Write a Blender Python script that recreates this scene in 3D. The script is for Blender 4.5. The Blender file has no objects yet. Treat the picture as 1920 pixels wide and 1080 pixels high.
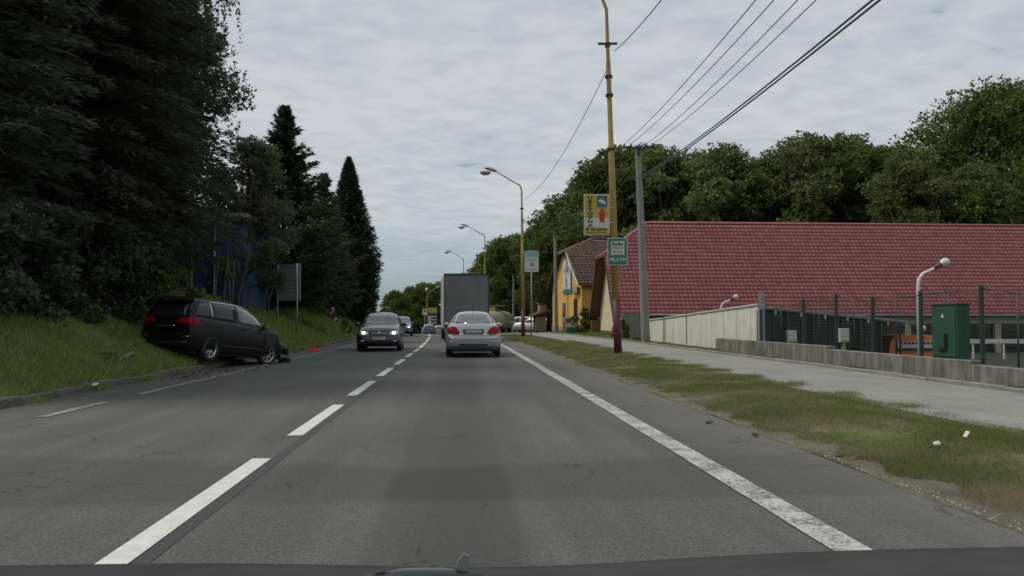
import bpy, bmesh, math, random
import numpy as np
from mathutils import Vector, Matrix
from mathutils.bvhtree import BVHTree

R_ = math.radians
random.seed(7)
rng = np.random.default_rng(7)
scene = bpy.context.scene
COL = scene.collection

# ------------------------------------------------------------------ camera
CAMZ = 1.2
F = 1525.0
YAW = math.atan(98 / F)          # camera turned right of the road axis
PITCH = math.atan(60 / math.hypot(F, 98))
cam_d = bpy.data.cameras.new("camera")
cam_d.sensor_width = 36.0
cam_d.lens = F / 1920 * 36
cam_d.clip_start = 0.05
cam_d.clip_end = 3000
cam = bpy.data.objects.new("camera", cam_d)
COL.objects.link(cam)
cam.location = (0, 0, CAMZ)
cam.rotation_euler = (math.pi / 2 + PITCH, 0, -YAW)
scene.camera = cam

# ------------------------------------------------------------------ sky, sun, exposure
SUN_EL, SUN_AZ = 58.0, -82.0     # azimuth from +Y, negative = to the left
world = bpy.data.worlds.new("World")
scene.world = world
world.use_nodes = True
wn, wl = world.node_tree.nodes, world.node_tree.links
wn.clear()
w_out = wn.new("ShaderNodeOutputWorld")
w_bg = wn.new("ShaderNodeBackground")
w_bg.inputs[1].default_value = 0.1
sky = wn.new("ShaderNodeTexSky")
sky.sky_type = 'NISHITA'
sky.sun_disc = False
sky.sun_elevation = R_(SUN_EL)
sky.sun_rotation = R_(SUN_AZ)
tc = wn.new("ShaderNodeTexCoord")
sep = wn.new("ShaderNodeSeparateXYZ")
wl.new(tc.outputs['Generated'], sep.inputs[0])


def wmath(op, a, b=None, c=None):
    n = wn.new("ShaderNodeMath")
    n.operation = op
    for i, v in enumerate((a, b, c)):
        if v is None:
            continue
        if isinstance(v, (int, float)):
            n.inputs[i].default_value = v
        else:
            wl.new(v, n.inputs[i])
    return n.outputs[0]


zpos = wmath('MAXIMUM', sep.outputs[2], 0.0)
zz = wmath('ADD', zpos, 0.10)
cx = wmath('DIVIDE', sep.outputs[0], zz)
cy = wmath('DIVIDE', sep.outputs[1], zz)
comb = wn.new("ShaderNodeCombineXYZ")
wl.new(cx, comb.inputs[0]); wl.new(cy, comb.inputs[1])
mp = wn.new("ShaderNodeMapping")
mp.inputs['Rotation'].default_value = (0, 0, R_(-28))
mp.inputs['Scale'].default_value = (1.6, 1.85, 1)
wl.new(comb.outputs[0], mp.inputs[0])


def wnoise(scale, detail, rough, dist, off=(0, 0, 0)):
    m2 = wn.new("ShaderNodeMapping")
    m2.inputs['Location'].default_value = off
    wl.new(mp.outputs[0], m2.inputs[0])
    n = wn.new("ShaderNodeTexNoise")
    n.inputs['Scale'].default_value = scale
    n.inputs['Detail'].default_value = detail
    n.inputs['Roughness'].default_value = rough
    n.inputs['Distortion'].default_value = dist
    wl.new(m2.outputs[0], n.inputs['Vector'])
    return n.outputs[0]


n_fine = wnoise(4.2, 6, 0.60, 0.25)
n_big = wnoise(0.8, 3, 0.5, 0.2, (5, 2, 0))
shade = wmath('ADD', wmath('MULTIPLY', n_fine, 0.6), wmath('MULTIPLY', n_big, 0.4))
ramp = wn.new("ShaderNodeValToRGB")          # cloud brightness, grey underside to bright
ramp.color_ramp.elements[0].position = 0.36
ramp.color_ramp.elements[0].color = (3.35, 3.70, 4.15, 1)
ramp.color_ramp.elements[1].position = 0.58
ramp.color_ramp.elements[1].color = (4.40, 4.58, 4.82, 1)
wl.new(shade, ramp.inputs[0])
# thin places and the low band of clear blue-green air by the horizon
hole = wn.new("ShaderNodeMapRange")
hole.inputs['From Min'].default_value = 0.24
hole.inputs['From Max'].default_value = 0.36
wl.new(shade, hole.inputs['Value'])
low = wn.new("ShaderNodeMapRange")
low.inputs['From Min'].default_value = 0.03
low.inputs['From Max'].default_value = 0.13
low.inputs['To Min'].default_value = 0.35
low.inputs['To Max'].default_value = 1.0
wl.new(zpos, low.inputs['Value'])
cov = wmath('MULTIPLY', hole.outputs[0], low.outputs[0])
skydim = wn.new("ShaderNodeMix")
skydim.data_type = 'RGBA'
skydim.blend_type = 'MULTIPLY'
skydim.inputs['Factor'].default_value = 1.0
wl.new(sky.outputs[0], skydim.inputs[6])
skydim.inputs[7].default_value = (0.30, 0.42, 0.50, 1)
wmix = wn.new("ShaderNodeMix")
wmix.data_type = 'RGBA'
wl.new(cov, wmix.inputs['Factor'])
wl.new(skydim.outputs[2], wmix.inputs[6])
wl.new(ramp.outputs[0], wmix.inputs[7])
wl.new(wmix.outputs[2], w_bg.inputs[0])
wl.new(w_bg.outputs[0], w_out.inputs[0])

sun_d = bpy.data.lights.new("sun", 'SUN')
sun_d.energy = 1.5
sun_d.angle = R_(12)
sun_d.color = (1.0, 0.95, 0.85)
sun = bpy.data.objects.new("sun", sun_d)
COL.objects.link(sun)
el, az = R_(SUN_EL), R_(SUN_AZ)
sd = Vector((math.cos(el) * math.sin(az), math.cos(el) * math.cos(az), math.sin(el)))
sun.rotation_euler = (-sd).to_track_quat('-Z', 'Y').to_euler()
sun.location = (0, 0, 60)

scene.view_settings.view_transform = 'Standard'
scene.view_settings.look = 'None'
scene.view_settings.exposure = 0.45
scene.view_settings.gamma = 1.0
scene.view_settings.use_curve_mapping = False
scene.render.engine = 'CYCLES'
scene.cycles.max_bounces = 6
scene.cycles.diffuse_bounces = 2
scene.cycles.glossy_bounces = 2
scene.cycles.transmission_bounces = 3
scene.cycles.transparent_max_bounces = 6

# ------------------------------------------------------------------ geometry helpers
CAMROT = cam.rotation_euler.to_matrix()


def ray(px, py):
    return CAMROT @ Vector(((px - 960) / F, (540 - py) / F, -1.0))


def at(px, py, Y):
    """world point on the photograph's ray through (px, py) at road distance Y"""
    d = ray(px, py)
    return Vector((d.x * Y / d.y, Y, CAMZ + d.z * Y / d.y))


def on(px, py, z=0.0):
    d = ray(px, py)
    t = (z - CAMZ) / d.z
    return Vector((d.x * t, d.y * t, z))


def tag(o, label=None, cat=None, group=None, kind=None):
    if label: o['label'] = label
    if cat: o['category'] = cat
    if group: o['group'] = group
    if kind: o['kind'] = kind
    return o


def empty(name, loc, rz=0, label=None, cat=None, group=None):
    o = bpy.data.objects.new(name, None)
    o.empty_display_size = 0.3
    COL.objects.link(o)
    o.location = loc
    o.rotation_euler = (0, 0, rz)
    return tag(o, label, cat, group)


def link(name, me, parent=None, loc=None):
    o = bpy.data.objects.new(name, me)
    COL.objects.link(o)
    if parent: o.parent = parent
    if loc is not None: o.location = loc
    return o


def children(o):
    return [c for c in list(bpy.data.objects) if c.parent == o]


def copy_tree(o, parent=None):
    c = o.copy()
    COL.objects.link(c)
    if parent is not None: c.parent = parent
    for ch in list(o.children):
        copy_tree(ch, c)
    return c


class MB:
    """collects simple shapes and links them as one mesh object"""
    def __init__(self):
        self.v, self.f, self.mi, self.sm = [], [], [], []
        self.cur = 0

    def add(self, vs, fs, smooth=False):
        b = len(self.v)
        self.v += [tuple(p) for p in vs]
        for f in fs:
            self.f.append(tuple(i + b for i in f)); self.mi.append(self.cur); self.sm.append(smooth)
        return self

    def box(self, c, s, rz=0, rx=0, ry=0):
        hx, hy, hz = s[0] / 2, s[1] / 2, s[2] / 2
        m = Matrix.Translation(c) @ Matrix.Rotation(rz, 4, 'Z') @ Matrix.Rotation(ry, 4, 'Y') @ Matrix.Rotation(rx, 4, 'X')
        vs = [m @ Vector((x * hx, y * hy, z * hz)) for x in (-1, 1) for y in (-1, 1) for z in (-1, 1)]
        return self.add(vs, [(0, 1, 3, 2), (4, 6, 7, 5), (0, 4, 5, 1), (2, 3, 7, 6), (0, 2, 6, 4), (1, 5, 7, 3)])

    def bbox(self, c, s, bev=0.01, rz=0):
        """box with chamfered edges (octagonal plan and softened top)"""
        hx, hy, hz = s[0] / 2, s[1] / 2, s[2] / 2
        m = Matrix.Translation(c) @ Matrix.Rotation(rz, 4, 'Z')
        rings = []
        for z, k in ((-hz, bev), (-hz + bev, 0), (hz - bev, 0), (hz, bev)):
            ax, ay = hx - k, hy - k
            b = bev
            rings.append([(ax - b, -ay), (ax, -ay + b), (ax, ay - b), (ax - b, ay), (-ax + b, ay), (-ax, ay - b), (-ax, -ay + b), (-ax + b, -ay)])
            rings[-1] = [m @ Vector((x, y, z)) for x, y in rings[-1]]
        vs = [p for r in rings for p in r]
        fs = []
        for k in range(3):
            for i in range(8):
                j = (i + 1) % 8
                fs.append((k * 8 + i, k * 8 + j, k * 8 + 8 + j, k * 8 + 8 + i))
        fs.append(tuple(range(7, -1, -1))); fs.append(tuple(range(24, 32)))
        return self.add(vs, fs)

    def tube(self, pts, rad, n=10, cap=True, smooth=True):
        pts = [Vector(p) for p in pts]
        if not isinstance(rad, (list, tuple)): rad = [rad] * len(pts)
        vs = []
        up = Vector((0, 0, 1))
        prev = None
        for i, p in enumerate(pts):
            d = (pts[min(i + 1, len(pts) - 1)] - pts[max(i - 1, 0)]).normalized()
            if prev is None:
                a = d.cross(up)
                if a.length < 1e-3: a = d.cross(Vector((1, 0, 0)))
                a.normalize()
            else:
                a = prev - d * prev.dot(d)
                a.normalize()
            prev = a
            b = d.cross(a)
            for k in range(n):
                t = 2 * math.pi * k / n
                vs.append(p + (a * math.cos(t) + b * math.sin(t)) * rad[i])
        fs = []
        for i in range(len(pts) - 1):
            for k in range(n):
                j = (k + 1) % n
                fs.append((i * n + k, i * n + j, (i + 1) * n + j, (i + 1) * n + k))
        self.add(vs, fs, smooth)
        if cap:
            self.add(vs[:n], [tuple(range(n - 1, -1, -1))])
            self.add(vs[-n:], [tuple(range(n))])
        return self

    def cyl(self, p0, p1, r0, r1=None, n=14):
        return self.tube([p0, p1], [r0, r0 if r1 is None else r1], n)

    def lathe(self, prof, m=None, n=24, smooth=True):
        """profile of (radius, z) turned about z, then placed by matrix m"""
        m = m or Matrix()
        vs = []
        for r, z in prof:
            for k in range(n):
                t = 2 * math.pi * k / n
                vs.append(m @ Vector((r * math.cos(t), r * math.sin(t), z)))
        fs = []
        for i in range(len(prof) - 1):
            for k in range(n):
                j = (k + 1) % n
                fs.append((i * n + k, i * n + j, (i + 1) * n + j, (i + 1) * n + k))
        return self.add(vs, fs, smooth)

    def prism(self, poly, d, flip=False):
        """extrude a planar polygon (3-D points) by vector d"""
        n = len(poly)
        d = Vector(d)
        vs = [Vector(p) for p in poly] + [Vector(p) + d for p in poly]
        fs = [tuple(range(n - 1, -1, -1)), tuple(range(n, 2 * n))]
        for i in range(n):
            j = (i + 1) % n
            fs.append((i, j, n + j, n + i))
        return self.add(vs, fs)

    def build(self, name, mats, parent=None, loc=None):
        me = bpy.data.meshes.new(name)
        me.from_pydata(self.v, [], self.f)
        if not isinstance(mats, (list, tuple)): mats = [mats]
        for m in mats: me.materials.append(m)
        me.polygons.foreach_set('material_index', self.mi)
        me.polygons.foreach_set('use_smooth', self.sm)
        me.update()
        bm = bmesh.new(); bm.from_mesh(me)
        bmesh.ops.remove_doubles(bm, verts=bm.verts, dist=1e-5)
        bmesh.ops.recalc_face_normals(bm, faces=bm.faces)
        bm.to_mesh(me); bm.free()
        return link(name, me, parent, loc)


def np_mesh(name, co, tris, mat):
    me = bpy.data.meshes.new(name)
    n, t = len(co), len(tris)
    me.vertices.add(n)
    me.vertices.foreach_set('co', np.ascontiguousarray(co, dtype=np.float32).ravel())
    me.loops.add(3 * t)
    me.loops.foreach_set('vertex_index', np.ascontiguousarray(tris, dtype=np.int32).ravel())
    me.polygons.add(t)
    me.polygons.foreach_set('loop_start', np.arange(0, 3 * t, 3, dtype=np.int32))
    me.materials.append(mat)
    me.update(calc_edges=True)
    return me


def leaf_tris(c, u, v):
    """one pointed leaf-sized triangle per centre"""
    n = len(c)
    co = np.empty((n, 3, 3))
    co[:, 0] = c + u
    co[:, 1] = c - 0.5 * u + v
    co[:, 2] = c - 0.5 * u - v
    return co.reshape(-1, 3), np.arange(3 * n).reshape(-1, 3)


def unit(a):
    return a / (np.linalg.norm(a, axis=-1, keepdims=True) + 1e-9)


# ------------------------------------------------------------------ materials
def nmat(name):
    m = bpy.data.materials.new(name)
    m.use_nodes = True
    nt = m.node_tree
    b = nt.nodes['Principled BSDF']
    return m, nt, b


def noise(nt, scale, detail=3, rough=0.55, vec=None, dist=0.0):
    n = nt.nodes.new('ShaderNodeTexNoise')
    n.inputs['Scale'].default_value = scale
    n.inputs['Detail'].default_value = detail
    n.inputs['Roughness'].default_value = rough
    n.inputs['Distortion'].default_value = dist
    if vec is not None: nt.links.new(vec, n.inputs['Vector'])
    return n.outputs[0]


def coords(nt, which='Object', scale=None, rot=None):
    t = nt.nodes.new('ShaderNodeTexCoord')
    o = t.outputs[which]
    if scale or rot:
        m = nt.nodes.new('ShaderNodeMapping')
        if scale: m.inputs['Scale'].default_value = scale
        if rot: m.inputs['Rotation'].default_value = rot
        nt.links.new(o, m.inputs[0])
        o = m.outputs[0]
    return o


def worldpos(nt, scale=None):
    t = nt.nodes.new('ShaderNodeNewGeometry')
    o = t.outputs['Position']
    if scale:
        m = nt.nodes.new('ShaderNodeMapping')
        m.inputs['Scale'].default_value = scale
        nt.links.new(o, m.inputs[0])
        o = m.outputs[0]
    return o


def rampn(nt, fac, stops):
    r = nt.nodes.new('ShaderNodeValToRGB')
    e = r.color_ramp.elements
    while len(e) < len(stops): e.new(0.5)
    for i, (p, c) in enumerate(stops):
        e[i].position = p
        e[i].color = tuple(c) + ((1,) if len(c) == 3 else ())
    nt.links.new(fac, r.inputs[0])
    return r.outputs[0]


def mixc(nt, fac, a, b, mode='MIX'):
    m = nt.nodes.new('ShaderNodeMix')
    m.data_type = 'RGBA'
    m.blend_type = mode
    for inp, v in ((m.inputs['Factor'], fac), (m.inputs[6], a), (m.inputs[7], b)):
        if isinstance(v, (int, float)): inp.default_value = v
        elif isinstance(v, tuple): inp.default_value = v + ((1,) if len(v) == 3 else ())
        else: nt.links.new(v, inp)
    return m.outputs[2]


def mth(nt, op, a, b=None, c=None, clamp=False):
    n = nt.nodes.new('ShaderNodeMath')
    n.operation = op
    n.use_clamp = clamp
    for i, v in enumerate((a, b, c)):
        if v is None: continue
        if isinstance(v, (int, float)): n.inputs[i].default_value = v
        else: nt.links.new(v, n.inputs[i])
    return n.outputs[0]


def bump(nt, b, h, strength=0.3, dist=0.02):
    n = nt.nodes.new('ShaderNodeBump')
    n.inputs['Strength'].default_value = strength
    n.inputs['Distance'].default_value = dist
    nt.links.new(h, n.inputs['Height'])
    nt.links.new(n.outputs[0], b.inputs['Normal'])


def plain(name, col, rough=0.6, metal=0.0, var=0.18, scale=3.0, coat=0.0, spec=0.5, bmp=0.0):
    """one colour broken up by weathering noise"""
    m, nt, b = nmat(name)
    v = coords(nt)
    n1 = noise(nt, scale, 5, 0.65, v)
    dark = tuple(c * (1 - var) for c in col)
    lite = tuple(min(1, c * (1 + var)) for c in col)
    nt.links.new(rampn(nt, n1, [(0.3, dark), (0.7, lite)]), b.inputs['Base Color'])
    b.inputs['Roughness'].default_value = rough
    b.inputs['Metallic'].default_value = metal
    b.inputs['Coat Weight'].default_value = coat
    b.inputs['Coat Roughness'].default_value = 0.08
    b.inputs['Specular IOR Level'].default_value = spec
    if bmp: bump(nt, b, noise(nt, scale * 12, 4, 0.6, v), bmp, 0.01)
    return m


def leafmat(name, c0, c1, c2=None, trans=0.3, scale=0.6):
    m, nt, b = nmat(name)
    g = nt.nodes.new('ShaderNodeNewGeometry')
    oi = nt.nodes.new('ShaderNodeObjectInfo')
    n1 = noise(nt, scale, 2, 0.5, worldpos(nt))
    f = mth(nt, 'ADD', mth(nt, 'MULTIPLY', g.outputs['Random Per Island'], 0.55), mth(nt, 'MULTIPLY', n1, 0.75))
    f = mth(nt, 'SUBTRACT', f, 0.15)
    stops = [(0.15, c0), (0.75, c1)] + ([(0.98, c2)] if c2 else [])
    c = rampn(nt, f, stops)
    hs = nt.nodes.new('ShaderNodeHueSaturation')
    nt.links.new(mth(nt, 'ADD', 0.485, mth(nt, 'MULTIPLY', oi.outputs['Random'], 0.03)), hs.inputs['Hue'])
    nt.links.new(mth(nt, 'ADD', 0.85, mth(nt, 'MULTIPLY', oi.outputs['Random'], 0.3)), hs.inputs['Value'])
    nt.links.new(c, hs.inputs['Color'])
    c = hs.outputs[0]
    b.inputs['Roughness'].default_value = 0.65
    b.inputs['Specular IOR Level'].default_value = 0.25
    nt.links.new(c, b.inputs['Base Color'])
    tr = nt.nodes.new('ShaderNodeBsdfTranslucent')
    nt.links.new(c, tr.inputs[0])
    mx = nt.nodes.new('ShaderNodeMixShader')
    mx.inputs[0].default_value = trans
    nt.links.new(b.outputs[0], mx.inputs[1])
    nt.links.new(tr.outputs[0], mx.inputs[2])
    nt.links.new(mx.outputs[0], nt.nodes['Material Output'].inputs[0])
    return m


M = {}
# asphalt: speckled aggregate, oily lane centre, paler worn wheel tracks, cracks and patches, windscreen reflections painted dark
m, nt, b = nmat('asphalt'); M['asphalt'] = m
wp = worldpos(nt)
sx = nt.nodes.new('ShaderNodeSeparateXYZ'); nt.links.new(wp, sx.inputs[0])
spk = noise(nt, 55, 5, 0.8, wp)
spk2 = noise(nt, 16, 4, 0.7, wp)
strk = noise(nt, 1.0, 5, 0.6, worldpos(nt, (2.2, 0.16, 1)))
big = noise(nt, 0.35, 4, 0.6, wp)
c = rampn(nt, spk, [(0.3, (0.046, 0.046, 0.043)), (0.5, (0.094, 0.094, 0.088)), (0.68, (0.196, 0.195, 0.182))])
c = mixc(nt, 1.0, c, rampn(nt, strk, [(0.3, (0.80, 0.80, 0.82)), (0.7, (1.12, 1.12, 1.10))]), 'MULTIPLY')
c = mixc(nt, 1.0, c, rampn(nt, big, [(0.3, (0.90, 0.90, 0.92)), (0.7, (1.1, 1.1, 1.07))]), 'MULTIPLY')
c = mixc(nt, 1.0, c, rampn(nt, spk2, [(0.3, (0.84, 0.84, 0.84)), (0.7, (1.14, 1.14, 1.14))]), 'MULTIPLY')
# oil band along the middle of our lane (lane middle near x=0.13)
dx = mth(nt, 'ABSOLUTE', mth(nt, 'SUBTRACT', sx.outputs[0], 0.05))
oil = mth(nt, 'SUBTRACT', 1.0, mth(nt, 'DIVIDE', dx, 0.55), clamp=True)
oil = mth(nt, 'MULTIPLY', oil, mth(nt, 'ADD', 0.25, strk))
c = mixc(nt, mth(nt, 'MULTIPLY', oil, 0.55, clamp=True), c, (0.055, 0.055, 0.052))
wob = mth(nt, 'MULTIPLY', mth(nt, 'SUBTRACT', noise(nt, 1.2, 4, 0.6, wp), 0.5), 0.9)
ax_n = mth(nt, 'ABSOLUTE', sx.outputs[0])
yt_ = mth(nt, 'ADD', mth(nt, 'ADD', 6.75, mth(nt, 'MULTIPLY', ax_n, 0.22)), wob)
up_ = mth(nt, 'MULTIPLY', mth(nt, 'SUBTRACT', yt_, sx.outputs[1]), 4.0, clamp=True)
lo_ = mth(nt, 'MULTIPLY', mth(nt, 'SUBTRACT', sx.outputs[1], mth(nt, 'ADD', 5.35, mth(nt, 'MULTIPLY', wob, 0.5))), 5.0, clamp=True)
refl_band_ = mth(nt, 'MULTIPLY', up_, lo_)  # cross-band: dashboard reflection in the windscreen, painted into the asphalt colour
refl_strip_ = mth(nt, 'MULTIPLY', mth(nt, 'SUBTRACT', 0.47, mth(nt, 'ABSOLUTE', mth(nt, 'ADD', sx.outputs[0], mth(nt, 'ADD', 0.07, mth(nt, 'MULTIPLY', wob, 0.12))))), 12.0, clamp=True)  # centre strip: another windscreen reflection, painted darker along the lane
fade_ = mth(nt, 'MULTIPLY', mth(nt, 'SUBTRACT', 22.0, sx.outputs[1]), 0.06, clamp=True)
refl_strip_ = mth(nt, 'MULTIPLY', refl_strip_, fade_)
refl_dk_ = mth(nt, 'ADD', mth(nt, 'MULTIPLY', refl_band_, 0.34), mth(nt, 'MULTIPLY', refl_strip_, 0.34), clamp=True)
c = mixc(nt, refl_dk_, c, (0.035, 0.034, 0.030))
edge_ = mth(nt, 'ADD', mth(nt, 'SUBTRACT', sx.outputs[0], 3.12), mth(nt, 'ADD', mth(nt, 'MULTIPLY', mth(nt, 'SUBTRACT', noise(nt, 3.0, 6, 0.75, wp), 0.5), 1.3), mth(nt, 'MULTIPLY', mth(nt, 'SUBTRACT', noise(nt, 40, 3, 0.7, wp), 0.5), 0.8)))
edge_ = mth(nt, 'MULTIPLY', edge_, 3.0, clamp=True)
c = mixc(nt, edge_, c, (0.19, 0.172, 0.135))
c = mixc(nt, mth(nt, 'MULTIPLY', mth(nt, 'SUBTRACT', sx.outputs[0], 2.3), 0.35, clamp=True), c, (0.17, 0.16, 0.14))
# hairline cracks and sealed joints
vor = nt.nodes.new('ShaderNodeTexVoronoi'); vor.feature = 'DISTANCE_TO_EDGE'; vor.inputs['Scale'].default_value = 0.55
dv_ = nt.nodes.new('ShaderNodeVectorMath'); dv_.operation = 'ADD'
nz = nt.nodes.new('ShaderNodeTexNoise'); nz.inputs['Scale'].default_value = 2.5; nz.inputs['Detail'].default_value = 5
nt.links.new(wp, nz.inputs['Vector']); nt.links.new(wp, dv_.inputs[0]); nt.links.new(nz.outputs[1], dv_.inputs[1])
nt.links.new(dv_.outputs[0], vor.inputs['Vector'])
crk = mth(nt, 'MULTIPLY', mth(nt, 'LESS_THAN', vor.outputs['Distance'], 0.006), mth(nt, 'GREATER_THAN', noise(nt, 0.45, 2, 0.5, wp), 0.52))
c = mixc(nt, mth(nt, 'MULTIPLY', crk, 0.6), c, (0.02, 0.02, 0.02))
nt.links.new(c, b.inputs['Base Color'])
b.inputs['Roughness'].default_value = 0.82
b.inputs['Specular IOR Level'].default_value = 0.35
bump(nt, b, spk, 0.55, 0.012)


def paint(name, wear, base=(0.52, 0.52, 0.49)):
    m, nt, b = nmat(name)
    wp = worldpos(nt)
    a = noise(nt, 38, 5, 0.75, wp)
    a2 = noise(nt, 3.0, 3, 0.6, wp)
    s = mth(nt, 'ADD', mth(nt, 'MULTIPLY', a, 0.75), mth(nt, 'MULTIPLY', a2, 0.35))
    k = rampn(nt, s, [(wear, (1, 1, 1)), (wear + 0.12, (0, 0, 0))])
    dirt = rampn(nt, noise(nt, 9, 4, 0.6, wp), [(0.3, tuple(x * 0.82 for x in base)), (0.7, base)])
    nt.links.new(mixc(nt, k, dirt, (0.11, 0.11, 0.105)), b.inputs['Base Color'])
    b.inputs['Roughness'].default_value = 0.75
    bump(nt, b, noise(nt, 75, 3, 0.75, wp), 0.4, 0.008)
    return m


M['paint_new'] = paint('white_road_paint', 0.36, (0.66, 0.66, 0.62))
M['paint_worn'] = paint('worn_road_paint', 0.47, (0.50, 0.50, 0.46))
M['paint_faded'] = paint('faded_road_paint', 0.50, (0.36, 0.36, 0.33))
m, nt, b = nmat('patch_asphalt'); M['patch'] = m
wp = worldpos(nt)
nt.links.new(rampn(nt, noise(nt, 55, 5, 0.8, wp), [(0.3, (0.045, 0.044, 0.042)), (0.5, (0.088, 0.087, 0.082)), (0.68, (0.18, 0.177, 0.166))]), b.inputs['Base Color'])
b.inputs['Roughness'].default_value = 0.85
M['tar'] = plain('fresh_tar', (0.045, 0.045, 0.045), 0.7, var=0.3, scale=20)

# ground: turf over soil, dry patches
m, nt, b = nmat('turf'); M['turf'] = m
wp = worldpos(nt)
n1 = noise(nt, 0.9, 5, 0.65, wp); n2 = noise(nt, 22, 4, 0.7, wp)
c = rampn(nt, n1, [(0.32, (0.075, 0.098, 0.030)), (0.5, (0.12, 0.145, 0.048)), (0.66, (0.20, 0.175, 0.095))])
c = mixc(nt, 1.0, c, rampn(nt, n2, [(0.3, (0.6, 0.6, 0.6)), (0.7, (1.3, 1.3, 1.25))]), 'MULTIPLY')
nt.links.new(c, b.inputs['Base Color'])
b.inputs['Roughness'].default_value = 0.95
bump(nt, b, n2, 0.8, 0.05)
# dry roadside soil with grit
m, nt, b = nmat('roadside_soil'); M['soil'] = m
wp = worldpos(nt)
n1 = noise(nt, 2.2, 5, 0.7, wp); n2 = noise(nt, 45, 4, 0.75, wp)
c = rampn(nt, n1, [(0.3, (0.11, 0.105, 0.07)), (0.55, (0.17, 0.15, 0.11)), (0.75, (0.21, 0.195, 0.16))])
c = mixc(nt, 1.0, c, rampn(nt, n2, [(0.3, (0.55, 0.55, 0.55)), (0.7, (1.35, 1.35, 1.3))]), 'MULTIPLY')
nt.links.new(c, b.inputs['Base Color'])
b.inputs['Roughness'].default_value = 0.95
bump(nt, b, n2, 0.9, 0.04)
# pavement
m, nt, b = nmat('pavement_surface'); M['pave'] = m
wp = worldpos(nt)
n1 = noise(nt, 1.1, 6, 0.7, wp); n2 = noise(nt, 38, 5, 0.8, wp)
c = rampn(nt, n2, [(0.3, (0.155, 0.153, 0.14)), (0.5, (0.245, 0.242, 0.225)), (0.7, (0.36, 0.355, 0.33))])
c = mixc(nt, 1.0, c, rampn(nt, n1, [(0.3, (0.72, 0.73, 0.68)), (0.7, (1.1, 1.1, 1.08))]), 'MULTIPLY')
sp = rampn(nt, noise(nt, 5.5, 4, 0.7, wp), [(0.63, (0, 0, 0)), (0.70, (0.75, 0.75, 0.75))])
c = mixc(nt, sp, c, (0.07, 0.08, 0.04))
nt.links.new(c, b.inputs['Base Color'])
b.inputs['Roughness'].default_value = 0.9
bump(nt, b, n2, 0.5, 0.01)


def concrete(name, c0, c1, streak=True, moss=False):
    m, nt, b = nmat(name)
    wp = worldpos(nt)
    n1 = noise(nt, 2.5, 5, 0.65, wp)
    n2 = noise(nt, 40, 3, 0.7, wp)
    c = rampn(nt, n1, [(0.3, c0), (0.7, c1)])
    if streak:
        n3 = noise(nt, 1.0, 4, 0.65, worldpos(nt, (6, 6, 0.8)))
        c = mixc(nt, 1.0, c, rampn(nt, n3, [(0.34, (0.55, 0.55, 0.53)), (0.62, (1.08, 1.08, 1.06))]), 'MULTIPLY')
    if moss:
        c = mixc(nt, rampn(nt, noise(nt, 6, 4, 0.7, wp), [(0.5, (0, 0, 0)), (0.66, (0.8, 0.8, 0.8))]), c, (0.06, 0.075, 0.03))
    c = mixc(nt, 1.0, c, rampn(nt, n2, [(0.3, (0.88, 0.88, 0.88)), (0.7, (1.1, 1.1, 1.1))]), 'MULTIPLY')
    nt.links.new(c, b.inputs['Base Color'])
    b.inputs['Roughness'].default_value = 0.9
    bump(nt, b, n2, 0.4, 0.01)
    return m


M['wall_concrete'] = concrete('wall_concrete', (0.15, 0.145, 0.13), (0.28, 0.27, 0.25), True, False)
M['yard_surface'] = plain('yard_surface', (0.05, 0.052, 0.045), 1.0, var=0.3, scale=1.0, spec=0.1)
M['kerb'] = concrete('kerb_concrete', (0.075, 0.072, 0.066), (0.14, 0.135, 0.12), False, True)
M['edging'] = concrete('edging_concrete', (0.20, 0.195, 0.175), (0.30, 0.29, 0.26), False, False)
M['pole_concrete'] = concrete('pole_concrete', (0.20, 0.195, 0.18), (0.29, 0.285, 0.26), False, False)

M['ochre'] = plain('ochre_pole_paint', (0.38, 0.27, 0.075), 0.6, var=0.22, scale=4)
M['maroon'] = plain('dark_red_pole_paint', (0.085, 0.014, 0.02), 0.6, var=0.3, scale=5)
M['galv'] = plain('galvanised_steel', (0.30, 0.31, 0.32), 0.45, 0.6, var=0.2)
M['grey_metal'] = plain('grey_painted_metal', (0.26, 0.27, 0.27), 0.5, 0.2)
M['dark_metal'] = plain('dark_metal', (0.05, 0.05, 0.05), 0.5, 0.5)
M['sign_back'] = plain('dull_aluminium', (0.36, 0.39, 0.40), 0.7, 0.0, var=0.12)
M['lamp_pink'] = plain('faded_lamp_housing', (0.34, 0.29, 0.28), 0.5, 0.0)
M['lamp_lens'] = plain('milky_lamp_bowl', (0.62, 0.62, 0.58), 0.25, var=0.08)
M['insul'] = plain('insulator', (0.08, 0.05, 0.04), 0.3)
M['cable'] = plain('cable_sheath', (0.10, 0.10, 0.11), 0.6)
M['white'] = plain('white_paint', (0.62, 0.62, 0.60), 0.5, var=0.08)
M['white_board'] = plain('cream_boards', (0.68, 0.67, 0.58), 0.7, var=0.14, scale=1.6)
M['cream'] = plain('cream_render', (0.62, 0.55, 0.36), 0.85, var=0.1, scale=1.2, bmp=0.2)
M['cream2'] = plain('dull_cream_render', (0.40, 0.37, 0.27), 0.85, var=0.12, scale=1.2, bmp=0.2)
M['yellow_wall'] = plain('yellow_render', (0.62, 0.37, 0.095), 0.85, var=0.1, scale=0.8, bmp=0.2)
M['plinth'] = plain('stone_plinth', (0.26, 0.21, 0.15), 0.9, var=0.25, scale=6)
M['brown_wood'] = plain('dark_brown_wood', (0.055, 0.035, 0.026), 0.75, var=0.3, scale=5)
M['brown_wood2'] = plain('red_brown_wood', (0.16, 0.075, 0.05), 0.75, var=0.3, scale=5)
M['green_wood'] = plain('dark_green_planks', (0.065, 0.08, 0.062), 0.8, var=0.25, scale=3)
M['green_metal'] = plain('green_fence_paint', (0.018, 0.045, 0.032), 0.45, var=0.25)
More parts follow.
